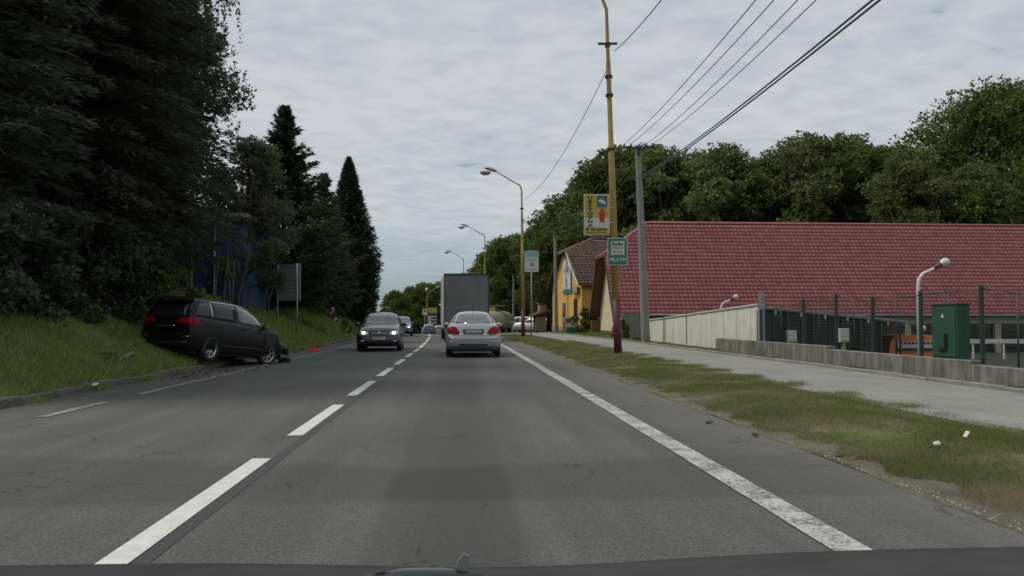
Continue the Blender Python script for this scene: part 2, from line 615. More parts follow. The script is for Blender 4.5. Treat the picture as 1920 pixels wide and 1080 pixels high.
M['wire'] = plain('green_wire', (0.035, 0.05, 0.042), 0.5)
M['cabinet'] = plain('green_cabinet_paint', (0.022, 0.076, 0.043), 0.6, var=0.12)
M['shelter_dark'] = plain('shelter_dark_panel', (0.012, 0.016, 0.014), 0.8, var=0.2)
M['dark_glass'] = plain('dark_window_glass', (0.015, 0.018, 0.02), 0.08, var=0.1, spec=0.8)
M['black_plastic'] = plain('black_plastic', (0.018, 0.018, 0.019), 0.5, var=0.1)
M['rubber'] = plain('tyre_rubber', (0.02, 0.02, 0.02), 0.85, var=0.15, scale=10)
M['alloy'] = plain('alloy_rim', (0.42, 0.42, 0.43), 0.3, 0.75, var=0.1)
M['chrome'] = plain('bright_trim', (0.65, 0.65, 0.66), 0.15, 0.95, var=0.05)
M['orange'] = plain('orange_car_paint', (0.75, 0.20, 0.05), 0.3, coat=0.7, var=0.05)
M['red_plastic'] = plain('red_plastic', (0.80, 0.02, 0.03), 0.4, var=0.08)
M['red_print'] = plain('red_print', (0.55, 0.02, 0.03), 0.5, var=0.05)
M['yellow_print'] = plain('yellow_print', (0.46, 0.39, 0.045), 0.5, var=0.06)
M['blue_print'] = plain('blue_print', (0.05, 0.15, 0.30), 0.5, var=0.05)
M['violet_print'] = plain('violet_print', (0.06, 0.045, 0.22), 0.5, var=0.05)
M['dark_print'] = plain('dark_print', (0.06, 0.03, 0.025), 0.6, var=0.05)
M['green_print'] = plain('green_print', (0.01, 0.19, 0.10), 0.5, var=0.05)
M['sign_white'] = plain('sign_white', (0.56, 0.58, 0.54), 0.5, var=0.05)
M['sign_lightblue'] = plain('light_blue_print', (0.22, 0.42, 0.46), 0.5, var=0.05)
M['poster_grey'] = plain('poster_grey', (0.22, 0.22, 0.24), 0.5, var=0.3)
M['skin'] = plain('skin', (0.45, 0.25, 0.18), 0.6, var=0.05)
M['black_cloth'] = plain('black_cloth', (0.015, 0.015, 0.018), 0.9)
M['blue_wall'] = plain('blue_sheet_metal', (0.03, 0.075, 0.15), 0.5, var=0.15, scale=0.8)
M['bark'] = plain('tree_bark', (0.075, 0.06, 0.045), 0.9, var=0.35, scale=5, bmp=0.6)
M['birch_bark'] = plain('birch_bark', (0.17, 0.165, 0.15), 0.8, var=0.5, scale=4)
M['stake_wood'] = plain('stake_wood', (0.17, 0.13, 0.08), 0.85)
M['stone'] = plain('pale_stone', (0.55, 0.54, 0.50), 0.9, var=0.15, scale=20)

M['leaf_spruce'] = leafmat('spruce_needles', (0.042, 0.060, 0.034), (0.078, 0.105, 0.050), (0.11, 0.135, 0.068), 0.28)
M['leaf_dark'] = leafmat('dark_conifer_needles', (0.058, 0.070, 0.048), (0.10, 0.118, 0.070), (0.145, 0.158, 0.095), 0.35)
M['leaf_thuja'] = leafmat('thuja_scales', (0.042, 0.060, 0.034), (0.075, 0.10, 0.050), (0.11, 0.135, 0.072), 0.28, 1.2)
M['leaf_birch'] = leafmat('birch_leaves', (0.075, 0.09, 0.055), (0.14, 0.16, 0.088), (0.20, 0.22, 0.13), 0.45)
M['leaf_a'] = leafmat('broad_leaves', (0.045, 0.070, 0.016), (0.135, 0.185, 0.046), (0.22, 0.27, 0.08), 0.45, 0.35)
M['leaf_b'] = leafmat('pale_broad_leaves', (0.065, 0.088, 0.030), (0.175, 0.21, 0.075), (0.27, 0.30, 0.13), 0.45, 0.35)
M['leaf_bush'] = leafmat('bush_leaves', (0.04, 0.065, 0.016), (0.11, 0.15, 0.04), (0.18, 0.21, 0.07), 0.35, 1.5)


def grassmat(name, green0, green1, dry, dry_at, nscale=0.9):
    m, nt, b = nmat(name)
    g = nt.nodes.new('ShaderNodeNewGeometry')
    n1 = noise(nt, nscale, 4, 0.65, worldpos(nt))
    c = rampn(nt, g.outputs['Random Per Island'], [(0.1, green0), (0.9, green1)])
    f = mth(nt, 'ADD', mth(nt, 'MULTIPLY', g.outputs['Random Per Island'], 0.22), n1)
    k = rampn(nt, f, [(dry_at, (0, 0, 0)), (dry_at + 0.12, (1, 1, 1))])
    c = mixc(nt, k, c, dry)
    nt.links.new(c, b.inputs['Base Color'])
    b.inputs['Roughness'].default_value = 0.7
    b.inputs['Specular IOR Level'].default_value = 0.25
    tr = nt.nodes.new('ShaderNodeBsdfTranslucent')
    nt.links.new(c, tr.inputs[0])
    mx = nt.nodes.new('ShaderNodeMixShader')
    mx.inputs[0].default_value = 0.3
    nt.links.new(b.outputs[0], mx.inputs[1]); nt.links.new(tr.outputs[0], mx.inputs[2])
    nt.links.new(mx.outputs[0], nt.nodes['Material Output'].inputs[0])
    return m


M['grass_verge'] = grassmat('verge_grass', (0.13, 0.165, 0.05), (0.28, 0.32, 0.115), (0.42, 0.36, 0.22), 0.60)
M['grass_dry'] = grassmat('dry_grass', (0.28, 0.23, 0.135), (0.44, 0.355, 0.23), (0.17, 0.195, 0.07), 0.66, 2.0)
M['grass_bank'] = grassmat('bank_grass', (0.14, 0.19, 0.042), (0.27, 0.335, 0.10), (0.37, 0.35, 0.16), 0.74, 0.7)

# tiled roof colours
def tilemat(name, c0, c1):
    m, nt, b = nmat(name)
    g = nt.nodes.new('ShaderNodeNewGeometry')
    n1 = noise(nt, 0.35, 4, 0.6, worldpos(nt))
    n2 = noise(nt, 6, 3, 0.6, worldpos(nt))
    f = mth(nt, 'ADD', mth(nt, 'MULTIPLY', g.outputs['Random Per Island'], 0.35), mth(nt, 'MULTIPLY', n1, 0.65))
    c = rampn(nt, f, [(0.2, c0), (0.75, c1)])
    c = mixc(nt, 1.0, c, rampn(nt, n2, [(0.3, (0.85, 0.85, 0.85)), (0.7, (1.12, 1.12, 1.12))]), 'MULTIPLY')
    c = mixc(nt, 1.0, c, rampn(nt, g.outputs['Random Per Island'], [(0.0, (0.90, 0.91, 0.92)), (0.5, (1.0, 1.0, 1.0)), (1.0, (1.08, 1.08, 1.07))]), 'MULTIPLY')
    n4 = noise(nt, 0.8, 5, 0.7, worldpos(nt, (1.0, .35, .35)))
    c = mixc(nt, rampn(nt, n4, [(0.5, (0, 0, 0)), (0.75, (0.2, 0.2, 0.2))]), c, (0.15, 0.095, 0.085))
    nt.links.new(c, b.inputs['Base Color'])
    b.inputs['Roughness'].default_value = 0.7
    return m


M['tile_red'] = tilemat('red_roof_tiles', (0.27, 0.082, 0.086), (0.34, 0.112, 0.117))
M['tile_brown'] = tilemat('brown_roof_tiles', (0.10, 0.065, 0.05), (0.17, 0.11, 0.085))


def carpaint(name, col, metal=0.5, rough=0.3, coat=0.8, dirt=0.25):
    m, nt, b = nmat(name)
    v = coords(nt)
    n1 = noise(nt, 2.5, 5, 0.65, v)
    sp = nt.nodes.new('ShaderNodeSeparateXYZ'); nt.links.new(v, sp.inputs[0])
    low = mth(nt, 'SUBTRACT', 1.0, mth(nt, 'MULTIPLY', sp.outputs[2], 1.6), clamp=True)   # road film near the sills
    k = mth(nt, 'MULTIPLY', mth(nt, 'MULTIPLY', low, n1), dirt * 3, clamp=True)
    nt.links.new(mixc(nt, k, col, (0.10, 0.095, 0.085)), b.inputs['Base Color'])
    b.inputs['Metallic'].default_value = metal
    nt.links.new(mth(nt, 'ADD', rough, mth(nt, 'MULTIPLY', k, 0.4)), b.inputs['Roughness'])
    b.inputs['Coat Weight'].default_value = coat
    b.inputs['Coat Roughness'].default_value = 0.06
    return m


M['paint_silver'] = carpaint('silver_car_paint', (0.36, 0.37, 0.38), 0.45, 0.34)
M['paint_black'] = carpaint('black_car_paint', (0.003, 0.0035, 0.0045), 0.0, 0.4, 0.15, 0.08)
M['paint_black'].node_tree.nodes['Principled BSDF'].inputs['Specular IOR Level'].default_value = 0.22
M['paint_navy'] = carpaint('dark_violet_blue_car_paint', (0.022, 0.020, 0.038), 0.4, 0.3)
M['paint_grey'] = carpaint('dark_grey_car_paint', (0.06, 0.065, 0.075), 0.4, 0.3)
M['paint_white'] = carpaint('white_car_paint', (0.66, 0.66, 0.66), 0.0, 0.35)
M['paint_blue'] = carpaint('blue_grey_car_paint', (0.15, 0.17, 0.20), 0.3, 0.3)
M['paint_pale'] = carpaint('pale_green_grey_car_paint', (0.35, 0.40, 0.36), 0.2, 0.35)

m, nt, b = nmat('car_glass'); M['car_glass'] = m
n1 = noise(nt, 5, 4, 0.6, coords(nt), 0.6)
nt.links.new(rampn(nt, n1, [(0.35, (0.02, 0.025, 0.026)), (0.7, (0.10, 0.115, 0.11))]), b.inputs['Base Color'])
b.inputs['Roughness'].default_value = 0.07
b.inputs['Specular IOR Level'].default_value = 0.9
b.inputs['Coat Weight'].default_value = 0.5
m, nt, b = nmat('dark_car_glass'); M['car_glass_dark'] = m
n1 = noise(nt, 4, 3, 0.6, coords(nt), 0.6)
nt.links.new(rampn(nt, n1, [(0.35, (0.012, 0.013, 0.018)), (0.7, (0.035, 0.037, 0.045))]), b.inputs['Base Color'])
b.inputs['Roughness'].default_value = 0.12
b.inputs['Specular IOR Level'].default_value = 0.45
m, nt, b = nmat('tail_lamp_red'); M['tail'] = m
b.inputs['Base Color'].default_value = (0.27, 0.002, 0.008, 1)
b.inputs['Roughness'].default_value = 0.45
b.inputs['Specular IOR Level'].default_value = 0.2


def emit(name, col, s):
    m, nt, b = nmat(name)
    b.inputs['Base Color'].default_value = (0.8, 0.8, 0.75, 1)
    b.inputs['Emission Color'].default_value = col + (1,)
    b.inputs['Emission Strength'].default_value = s
    b.inputs['Roughness'].default_value = 0.1
    return m


M['headlight_on'] = emit('headlight_lit', (1.0, 0.88, 0.72), 1.6)
M['headlight'] = plain('headlight_glass', (0.45, 0.44, 0.42), 0.1, 0.3, var=0.2, scale=12, coat=0.8)

# tarpaulin
m, nt, b = nmat('grey_tarpaulin'); M['tarp'] = m
v = coords(nt)
n1 = noise(nt, 1.2, 5, 0.6, v); n2 = noise(nt, 60, 2, 0.6, v)
c = rampn(nt, n1, [(0.3, (0.15, 0.147, 0.146)), (0.7, (0.205, 0.20, 0.197))])
c = mixc(nt, 1.0, c, rampn(nt, n2, [(0.3, (0.8, 0.8, 0.8)), (0.7, (1.2, 1.2, 1.2))]), 'MULTIPLY')
nt.links.new(c, b.inputs['Base Color'])
b.inputs['Roughness'].default_value = 0.75
bump(nt, b, noise(nt, 1.6, 3, 0.5, v), 0.5, 0.08)
M['truck_side'] = plain('pale_truck_side', (0.42, 0.45, 0.43), 0.6, var=0.12)
M['tank'] = plain('dull_tank_metal', (0.27, 0.26, 0.20), 0.5, 0.2, var=0.12)

# ------------------------------------------------------------------ terrain profile
def xc(Y):
    """sideways shift of the road (it bends gently to the left)"""
    t = max(0.0, Y - 30)
    s = -0.00055 * t * t
    if Y > 130:
        s -= 0.0022 * (Y - 130) ** 2
    return s


def zr(Y):
    t = max(0.0, min(Y, 165) - 55)
    return -0.0003 * t * t


def smooth(a, b_, x):
    t = max(0.0, min(1.0, (x - a) / (b_ - a)))
    return t * t * (3 - 2 * t)


def lump(x, y, s=1.0):
    return (math.sin(x * 1.7 * s + 0.6 * y) + math.sin(y * 1.1 * s - 0.9 * x + 2) + math.sin(x * 3.1 * s + y * 2.3 * s)) / 3


def gz(u, Y):
    """ground height over the road level at sideways position u"""
    base = zr(Y)
    if u < -6.35:
        d = -6.35 - u
        H = 1.35 + 0.9 * smooth(15, 27, Y) - 1.05 * smooth(38, 54, Y) - 0.55 * smooth(56, 85, Y)
        s = 0.13 + 0.46 * d
        top = 0.13 + H
        z = s if s < top - 0.4 else top - 0.4 * math.exp(-(s - top + 0.4) / 0.4)
        back = smooth(44, 50, Y)
        z -= back * smooth(3.0, 5.0, d) * (z - 0.15)
        return base + z + 0.05 * lump(u, Y) * min(1, d)
    if u < 3.1:
        return base - 0.03
    if u < 5.4:
        return base + 0.004 + 0.108 * smooth(3.1, 4.4, u) + 0.012 * lump(u * 2, Y) * smooth(3.2, 3.8, u) * (1 - smooth(4.8, 5.2, u))
    if u < 5.5:
        return base + 0.112
    if u < 8.35:
        return base + 0.085
    z = 0.075 + 0.08 * smooth(24, 34, Y) * smooth(8.4, 9.2, u)
    if 6 < Y < 55.9 and u > 9.5:
        k = smooth(9.5, 9.7, u) * (1 - smooth(55.1, 55.9, Y)) * smooth(6, 7, Y)
        # behind the white boards the land stays high until the shelter
        z = z * (1 - k) + (-1.15) * k
    return base + z + 0.02 * lump(u, Y)


def frange(a, b_, s):
    out = []
    x = a
    while x < b_ - 1e-6:
        out.append(x); x += s
    return out


YL = [-40, -20, -8] + frange(0, 60, 1.0) + frange(60, 130, 2.5) + frange(130, 200, 5) + [200, 230, 270, 330, 420, 600, 900, 1400]


def strip(name, us, mat, z_fn, ys=None, parent=None, sm=True):
    ys = ys or YL
    vs, fs = [], []
    for Y in ys:
        for u in us:
            vs.append((u + xc(Y), Y, z_fn(u, Y)))
    n = len(us)
    for j in range(len(ys) - 1):
        for i in range(n - 1):
            fs.append((j * n + i, j * n + i + 1, (j + 1) * n + i + 1, (j + 1) * n + i))
    me = bpy.data.meshes.new(name)
    me.from_pydata(vs, [], fs)
    me.materials.append(mat)
    me.polygons.foreach_set('use_smooth', [sm] * len(fs))
    me.update()
    return link(name, me, parent)


us = [-900, -500, -250, -120, -70, -45, -30, -24, -20, -18, -16, -15, -14, -13] + frange(-12.5, -6.6, 0.35) + [-6.6, -6.5, -6.4, -6.36] \
    + [-6.34, -2, 2, 3.0, 3.15, 3.3, 3.5, 3.7, 3.9, 4.1, 4.4, 4.7, 5.0, 5.3, 5.38, 5.42, 7, 8.34, 8.4, 8.7, 9.0, 9.3, 9.5, 9.6, 9.7, 10.5, 12, 15, 20, 26, 34, 45, 60, 80, 120, 250, 500, 900]
ground = strip('ground', us, M['turf'], gz)
tag(ground, 'uneven grassy ground running from the road to the horizon', kind='structure')


# straight bits of road geometry
def flat_z(u, Y): return zr(Y)


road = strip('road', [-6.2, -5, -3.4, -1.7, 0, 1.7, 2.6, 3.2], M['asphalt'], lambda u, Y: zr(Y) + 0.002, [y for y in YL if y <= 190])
tag(road, 'grey asphalt two-lane road bending gently left', kind='structure')
soil = strip('dirt_edge', [2.95, 3.15, 3.3, 3.45, 3.6, 3.75], M['soil'],
             lambda u, Y: max(zr(Y) + 0.004, gz(u, Y) + 0.003) if u > 3.1 else zr(Y) + 0.0035,
             frange(-4, 60, 0.5), road)
# ragged inner edge of the soil over the asphalt
me = soil.data
for v in me.vertices:
    u = v.co.x - xc(v.co.y)
    if u < 3.0:
        v.co.x += 0.20 + 0.03 * math.sin(v.co.y * 2.1) + 0.02 * math.sin(v.co.y * 5.3 + 1)
    elif u > 3.7:
        v.co.z -= 0.02
pave = strip('pavement', [5.30, 5.6, 6.5, 7.5, 8.28], M['pave'], lambda u, Y: zr(Y) + 0.12, [y for y in YL if y <= 130])
tag(pave, 'pale grey pavement along the right side of the road', kind='structure')


def mark(name, u0, u1, y0, y1, mat, h=0.007, step=1.0, parent=None, jit=0.0):
    ys = frange(y0, y1, step) + [y1]
    return strip(name, [u0, (u0 + u1) / 2, u1], mat, lambda u, Y: zr(Y) + h, ys, parent or road)


ULINE = on(225, 1040).x + 0.04          # centre dashes
for k in range(-1, 24):
    y0 = 4.12 + 4.45 * k
    mark('centre_dash', ULINE - 0.085, ULINE + 0.075, y0, y0 + 3.05, M['paint_new'], 0.010)
mark('tar_seam', ULINE + 0.075, ULINE + 0.17, -2, 40, M['tar'], 0.0055)
mark('edge_line', 1.93, 2.14, -3, 150, M['paint_worn'], 0.010)
mark('edge_line', -5.20, -5.05, 13.5, 150, M['paint_faded'], 0.010)
mark('edge_line', -5.20, -5.05, 10.4, 12.2, M['paint_faded'], 0.010)
# repair patches in the asphalt
for (u0, u1, y0, y1) in ():
    mark('asphalt_patch', u0, u1, y0, y1, M['patch'] if u1 - u0 > 0.5 else M['tar'], 0.0045)

# kerb stones on the left, each its own stone
kerb = empty('kerb', (0, 0, 0)); tag(kerb, 'weathered concrete kerb at the foot of the left bank', kind='structure')
kv = MB().bbox((0, 0, 0), (0.17, 0.985, 0.30), 0.02).build('kerb_stone', M['kerb'], kerb)
kme = kv.data
first = True
for k in range(0, 62):
    Y = 2.5 + k
    o = kv if first else link('kerb_stone', kme, kerb)
    first = False
    u = -6.275 + 0.015 * math.sin(k * 2.3)
    o.location = (u + xc(Y), Y, zr(Y) - 0.03 + 0.02 * math.sin(k * 1.7))
    o.rotation_euler = (random.uniform(-.01, .01), random.uniform(-.03, .03), random.uniform(-.012, .012))
# edging of the pavement, far and near side
edg = empty('pavement_edging', (0, 0, 0)); tag(edg, 'low concrete edging along the outer side of the pavement', kind='structure')
ev = MB().bbox((0, 0, 0), (0.09, 0.99, 0.22), 0.012).build('edging_stone', M['edging'], edg)
for k in range(0, 70):
    Y = 4.5 + k
    o = ev if k == 0 else link('edging_stone', ev.data, edg)
    o.location = (8.33 + xc(Y) + random.uniform(-.008, .008), Y, zr(Y) + 0.075 + random.uniform(-.008, .008))
    o.rotation_euler = (random.uniform(-.008, .008), random.uniform(-.04, .04), -math.atan(0.0011 * max(0, Y - 30)) * -1 if False else math.atan(0.0011 * max(0, Y - 30)))


# ------------------------------------------------------------------ grass
def blades(name, n, uy, h, w, mat, lean=0.5, label=None, z_fn=None, zoff=-0.01):
    """n blades; uy() gives u, Y arrays"""
    u, Y = uy(n)
    n = len(u)
    zf = z_fn or gz
    z = np.array([zf(a, b_) for a, b_ in zip(u, Y)])
    x = u + np.array([xc(b_) for b_ in Y])
    a = rng.uniform(0, 2 * math.pi, n)
    hh = rng.uniform(h[0], h[1], n) * (0.75 + 0.35 * np.sin(x * 2.1 + 1.3 * np.sin(Y * 1.3)) * np.sin(Y * 1.7 + x))
    ww = np.clip(Y / 12, 0.7, 3.0) * rng.uniform(w[0], w[1], n)
    base = np.stack([x, Y, z + zoff], 1)
    tip = base + np.stack([np.cos(a * 1.7) * lean * hh, np.sin(a * 1.7) * lean * hh, hh], 1) * rng.uniform(.6, 1.1, (n, 1))
    side = np.stack([np.cos(a), np.sin(a), np.zeros(n)], 1) * ww[:, None]
    co = np.stack([base - side, base + side, tip], 1).reshape(-1, 3)
    me = np_mesh(name, co, np.arange(3 * n).reshape(-1, 3), mat)
    o = link(name, me)
    return tag(o, label, 'grass', kind='stuff')


def band(u0, u1, y0, y1, p=2.0, edge=0.0, patch=None):
    def f(n):
        t = rng.uniform(0, 1, n)
        Y = y0 * (y1 / y0) ** t if p else rng.uniform(y0, y1, n)
        u = rng.uniform(u0, u1, n)
        keep = np.ones(n, bool)
        if edge:
            e0 = u0 + edge * (0.5 + 0.5 * np.sin(Y * 1.9) * np.sin(Y * 0.83 + 1)) + 0.08 * np.sin(Y * 7)
            e1 = u1 - edge * 0.8 * (0.5 + 0.5 * np.sin(Y * 1.3 + 2) * np.sin(Y * 2.1)) - 0.07 * np.sin(Y * 9)
            keep = (u > e0) & (u < e1)
        if patch:
            q = np.sin(u * 2.6 + Y * 0.9) + np.sin(Y * 2.2 - u * 1.7) + np.sin(u * 5 + Y * 3.1) * 0.6
            keep &= (q > patch) | (rng.uniform(0, 1, n) < 0.25)
        return u[keep], Y[keep]
    return f


blades('verge_grass', 330000, band(3.25, 5.65, 4.2, 62, edge=0.22, patch=-2.4), (0.03, 0.085), (0.003, 0.006), M['grass_verge'], 0.8,
       'short mixed green and dry grass on the right verge')
blades('dry_grass', 120000, band(3.2, 4.7, 3.4, 50, edge=0.3, patch=-0.7), (0.015, 0.06), (0.003, 0.006), M['grass_dry'], 1.2,
       'thin dry straw-coloured grass at the edge of the asphalt')
blades('bank_grass', 260000, band(-12.5, -6.33, 8.5, 60), (0.06, 0.20), (0.006, 0.012), M['grass_bank'], 0.6,
       'long green grass covering the left bank')
blades('lawn_grass', 60000, band(8.40, 9.40, 9, 70), (0.02, 0.07), (0.004, 0.008), M['grass_verge'], 0.7,
       'grass strip between the pavement edging and the concrete wall')
blades('lawn_grass', 40000, band(9.4, 16.5, 53, 95), (0.08, 0.2), (0.006, 0.012), M['grass_bank'], 0.7,
       'lawn in front of the yellow house')
# tall weeds over the bank beyond the sign and tufts along the kerb
blades('tall_weeds', 26000, band(-9.6, -6.9, 43, 62), (0.35, 0.85), (0.007, 0.011), M['grass_bank'], 0.35,
       'tall yellow-green weeds on the bank beyond the blank sign')


def tufts(n):
    k = rng.integers(0, 26, n)
    cy_ = np.array([9.2 + 1.13 * i + 0.5 * math.sin(i * 3.3) for i in range(26)])
    cu_ = np.array([-6.28 + 0.08 * math.sin(i * 2.7) for i in range(26)])
    sz = np.array([0.06 + 0.10 * abs(math.sin(i * 1.9)) for i in range(26)])
    return cu_[k] + rng.normal(0, 1, n) * sz[k] * 0.7, cy_[k] + rng.normal(0, 1, n) * sz[k] * 1.6


blades('kerb_weeds', 9000, tufts, (0.06, 0.2), (0.005, 0.009), M['grass_bank'], 0.9,
       'weeds sprouting along the left kerb', z_fn=lambda u, Y: max(gz(u, Y), zr(Y) + 0.02))


def tufts2(n):
    k = rng.integers(0, 34, n)
    cy_ = np.array([9.0 + 0.95 * i + 0.5 * math.sin(i * 3.3) for i in range(34)])
    return 5.55 + 0.12 * np.sin(k * 2.7) + rng.normal(0, .10, n), cy_[k] + rng.normal(0, .16, n)


blades('pavement_weeds', 14000, tufts2, (0.04, 0.13), (0.004, 0.007), M['grass_verge'], 0.9,
       'grass creeping over the near edge of the pavement', z_fn=lambda u, Y: zr(Y) + 0.11)

# grit along the right edge of the asphalt
n = 1500
Yg = 4.0 * (45 / 4.0) ** rng.uniform(0, 1, n)
ug = 3.22 + np.abs(rng.normal(0, .16, n)) - 0.05
sg = rng.uniform(.004, .014, n)
cen = np.stack([ug + np.array([xc(y) for y in Yg]), Yg, np.array([zr(y) for y in Yg]) + 0.008], 1)
tet = np.array([(1, 0, 0), (-.5, .87, 0), (-.5, -.87, 0), (0, 0, 1.1)])
co = (cen[:, None] + tet[None] * sg[:, None, None] * rng.uniform(.6, 1.3, (n, 4, 1))).reshape(-1, 3)
tr = np.array([(0, 1, 3), (1, 2, 3), (2, 0, 3)])
tris = (np.arange(n)[:, None, None] * 4 + tr[None]).reshape(-1, 3)
tag(link('grit', np_mesh('grit', co, tris, M['edging'])), 'grit and crumbs at the right edge of the asphalt', kind='stuff')

# ------------------------------------------------------------------ trees
def tube_limb(mb, p0, p1, r0, r1, bend=0.1, n=6):
    p0, p1 = Vector(p0), Vector(p1)
    mid = (p0 + p1) / 2 + Vector((random.uniform(-1, 1), random.uniform(-1, 1), random.uniform(0, 1))) * bend * (p1 - p0).length
    mb.tube([p0, (p0 + mid) / 2 + (mid - (p0 + p1) / 2) * .25, mid, p1], [r0, r0 * .8 + r1 * .2, (r0 + r1) / 2, r1], n)


def broad_proto(seed, h, Rr, base, nl, leaves, size, mat, wide=1.0):
    """crown of leaf clumps on limbs; returns (trunk mesh, crown mesh)"""
    random.seed(seed)
    g = np.random.default_rng(seed)
    mb = MB()
    lean = Vector((random.uniform(-.5, .5), random.uniform(-.5, .5), 0))
    top = Vector((0, 0, h * 0.8)) + lean
    mb.tube([(0, 0, -0.3), (0, 0, h * .15), lean * .4 + Vector((0, 0, h * .4)), top], [h * .024, h * .019, h * .014, h * .004], 8)
    cen, rad = [], []
    for i in range(nl):
        t = (i + 0.5) / nl
        zz_ = base + (h - base) * (t ** 0.85)
        f = math.sin(math.pi * min(1, max(0.05, (zz_ - base) / (h - base) * 0.82 + 0.16))) ** 0.7
        a = i * 2.399 + random.uniform(-.5, .5)
        rr = Rr * f * random.uniform(0.35, 0.95) * wide
        if i >= nl - 2: rr *= 0.3
        r = Rr * random.uniform(0.15, 0.36)
        c_ = Vector((math.cos(a) * rr, math.sin(a) * rr, zz_ - r * .5)) + lean * t
        cen.append(c_); rad.append(r)
        st = Vector((0, 0, max(base * .7, zz_ * random.uniform(.45, .7)))) + lean * t * .5
        tube_limb(mb, st, c_, h * .008, h * .002)
    cen = np.array([tuple(c_) for c_ in cen]); rad = np.array(rad)
    w = rad ** 2; w /= w.sum()
    k = g.choice(nl, leaves, p=w)
    d = unit(g.normal(size=(leaves, 3)))
    # uneven shells: each clump is squashed and ragged
    sh = g.uniform(0.35, 1.0, leaves) ** 0.45
    rag = 1 + 0.28 * np.sin(d[:, 0] * 5 + k) * np.sin(d[:, 1] * 6 + 2 * k) + 0.15 * np.sin(d[:, 2] * 9 + k)
    p = cen[k] + d * (rad[k] * sh * rag)[:, None] * np.array([1.1, 1.1, 0.72])
    s = g.uniform(.6, 1.3, leaves) * size
    u = unit(g.normal(size=(leaves, 3)) + d * 0.6)
    v = unit(np.cross(u, unit(d * .8 + g.normal(size=(leaves, 3)))))
    co, tr = leaf_tris(p, u * s[:, None] * .75, v * s[:, None] * .42)
    return mb.build('trunk', M['bark']).data, np_mesh('crown', co, tr, mat)


def conifer_proto(seed, h, Rr, base, per_m, nb, tw, size, mat, droop=0.35, power=0.9, ragged=0.3, column=False):
    random.seed(seed)
    g = np.random.default_rng(seed)
    mb = MB()
    mb.tube([(0, 0, -0.3), (0, 0, h * .4), (0, 0, h * .97)], [h * .018, h * .011, .02], 8)
    P, U, V = [], [], []
    nlev = int((h - base) * per_m)
    for i in range(nlev):
        z0 = base + (h - base) * (i + .5) / nlev
        t = (z0 - base) / (h - base)
        if column:
            prof = min(1, (1 - t) * 1.5) ** .95 * (0.85 + 0.15 * min(1, t * 4))
        else:
            prof = (1 - t) ** power * min(1, .55 + t * 3)
        for j in range(nb):
            a = random.uniform(0, 2 * math.pi)
            L = Rr * prof * random.uniform(1 - ragged, 1 + ragged * .6) + 0.05
            up = 0.25 + 4 * max(0, t - .85) if t > .8 else 0.05
            m_ = max(6, int(tw * (0.35 + 0.65 * L / Rr)))
            s_ = g.uniform(0.12, 1.0, m_) ** 0.7
            lat = g.normal(0, 1, m_) * (1.08 - s_) * L * .24
            dirv = np.array([math.cos(a), math.sin(a), 0]); side = np.array([-math.sin(a), math.cos(a), 0])
            zc = up * s_ * L - droop * s_ ** 2 * L + (0.14 * L * np.clip(s_ - .75, 0, 1) * 4 * .4)
            p = dirv[None] * (s_ * L)[:, None] + side[None] * lat[:, None]
            p[:, 2] += z0 + zc + g.normal(0, .05, m_) - np.abs(lat) * .25
            d = unit(dirv[None] * (0.9) + side[None] * np.sign(lat)[:, None] * g.uniform(.1, .9, (m_, 1)) + np.array([0, 0, -0.25 + up])[None] + g.normal(0, .25, (m_, 3)))
            nrm = unit(np.array([0, 0, 1.0])[None] + g.normal(0, .5, (m_, 3)))
            sz = size * g.uniform(.6, 1.4, m_)
            P.append(p); U.append(d * sz[:, None]); V.append(unit(np.cross(d, nrm)) * sz[:, None] * .24)
            if j % 3 == 0 and L > .8:
                mb.tube([(0, 0, z0), tuple(dirv * L * .5 + np.array([0, 0, z0 + up * .5 * L - droop * .25 * L])), tuple(dirv * L * .85 + np.array([0, 0, z0 + up * .85 * L - droop * .72 * L]))], [.03, .02, .008], 4, cap=False)
    co, tr = leaf_tris(np.concatenate(P), np.concatenate(U), np.concatenate(V))
    return mb.build('trunk', M['bark']).data, np_mesh('crown', co, tr, mat)


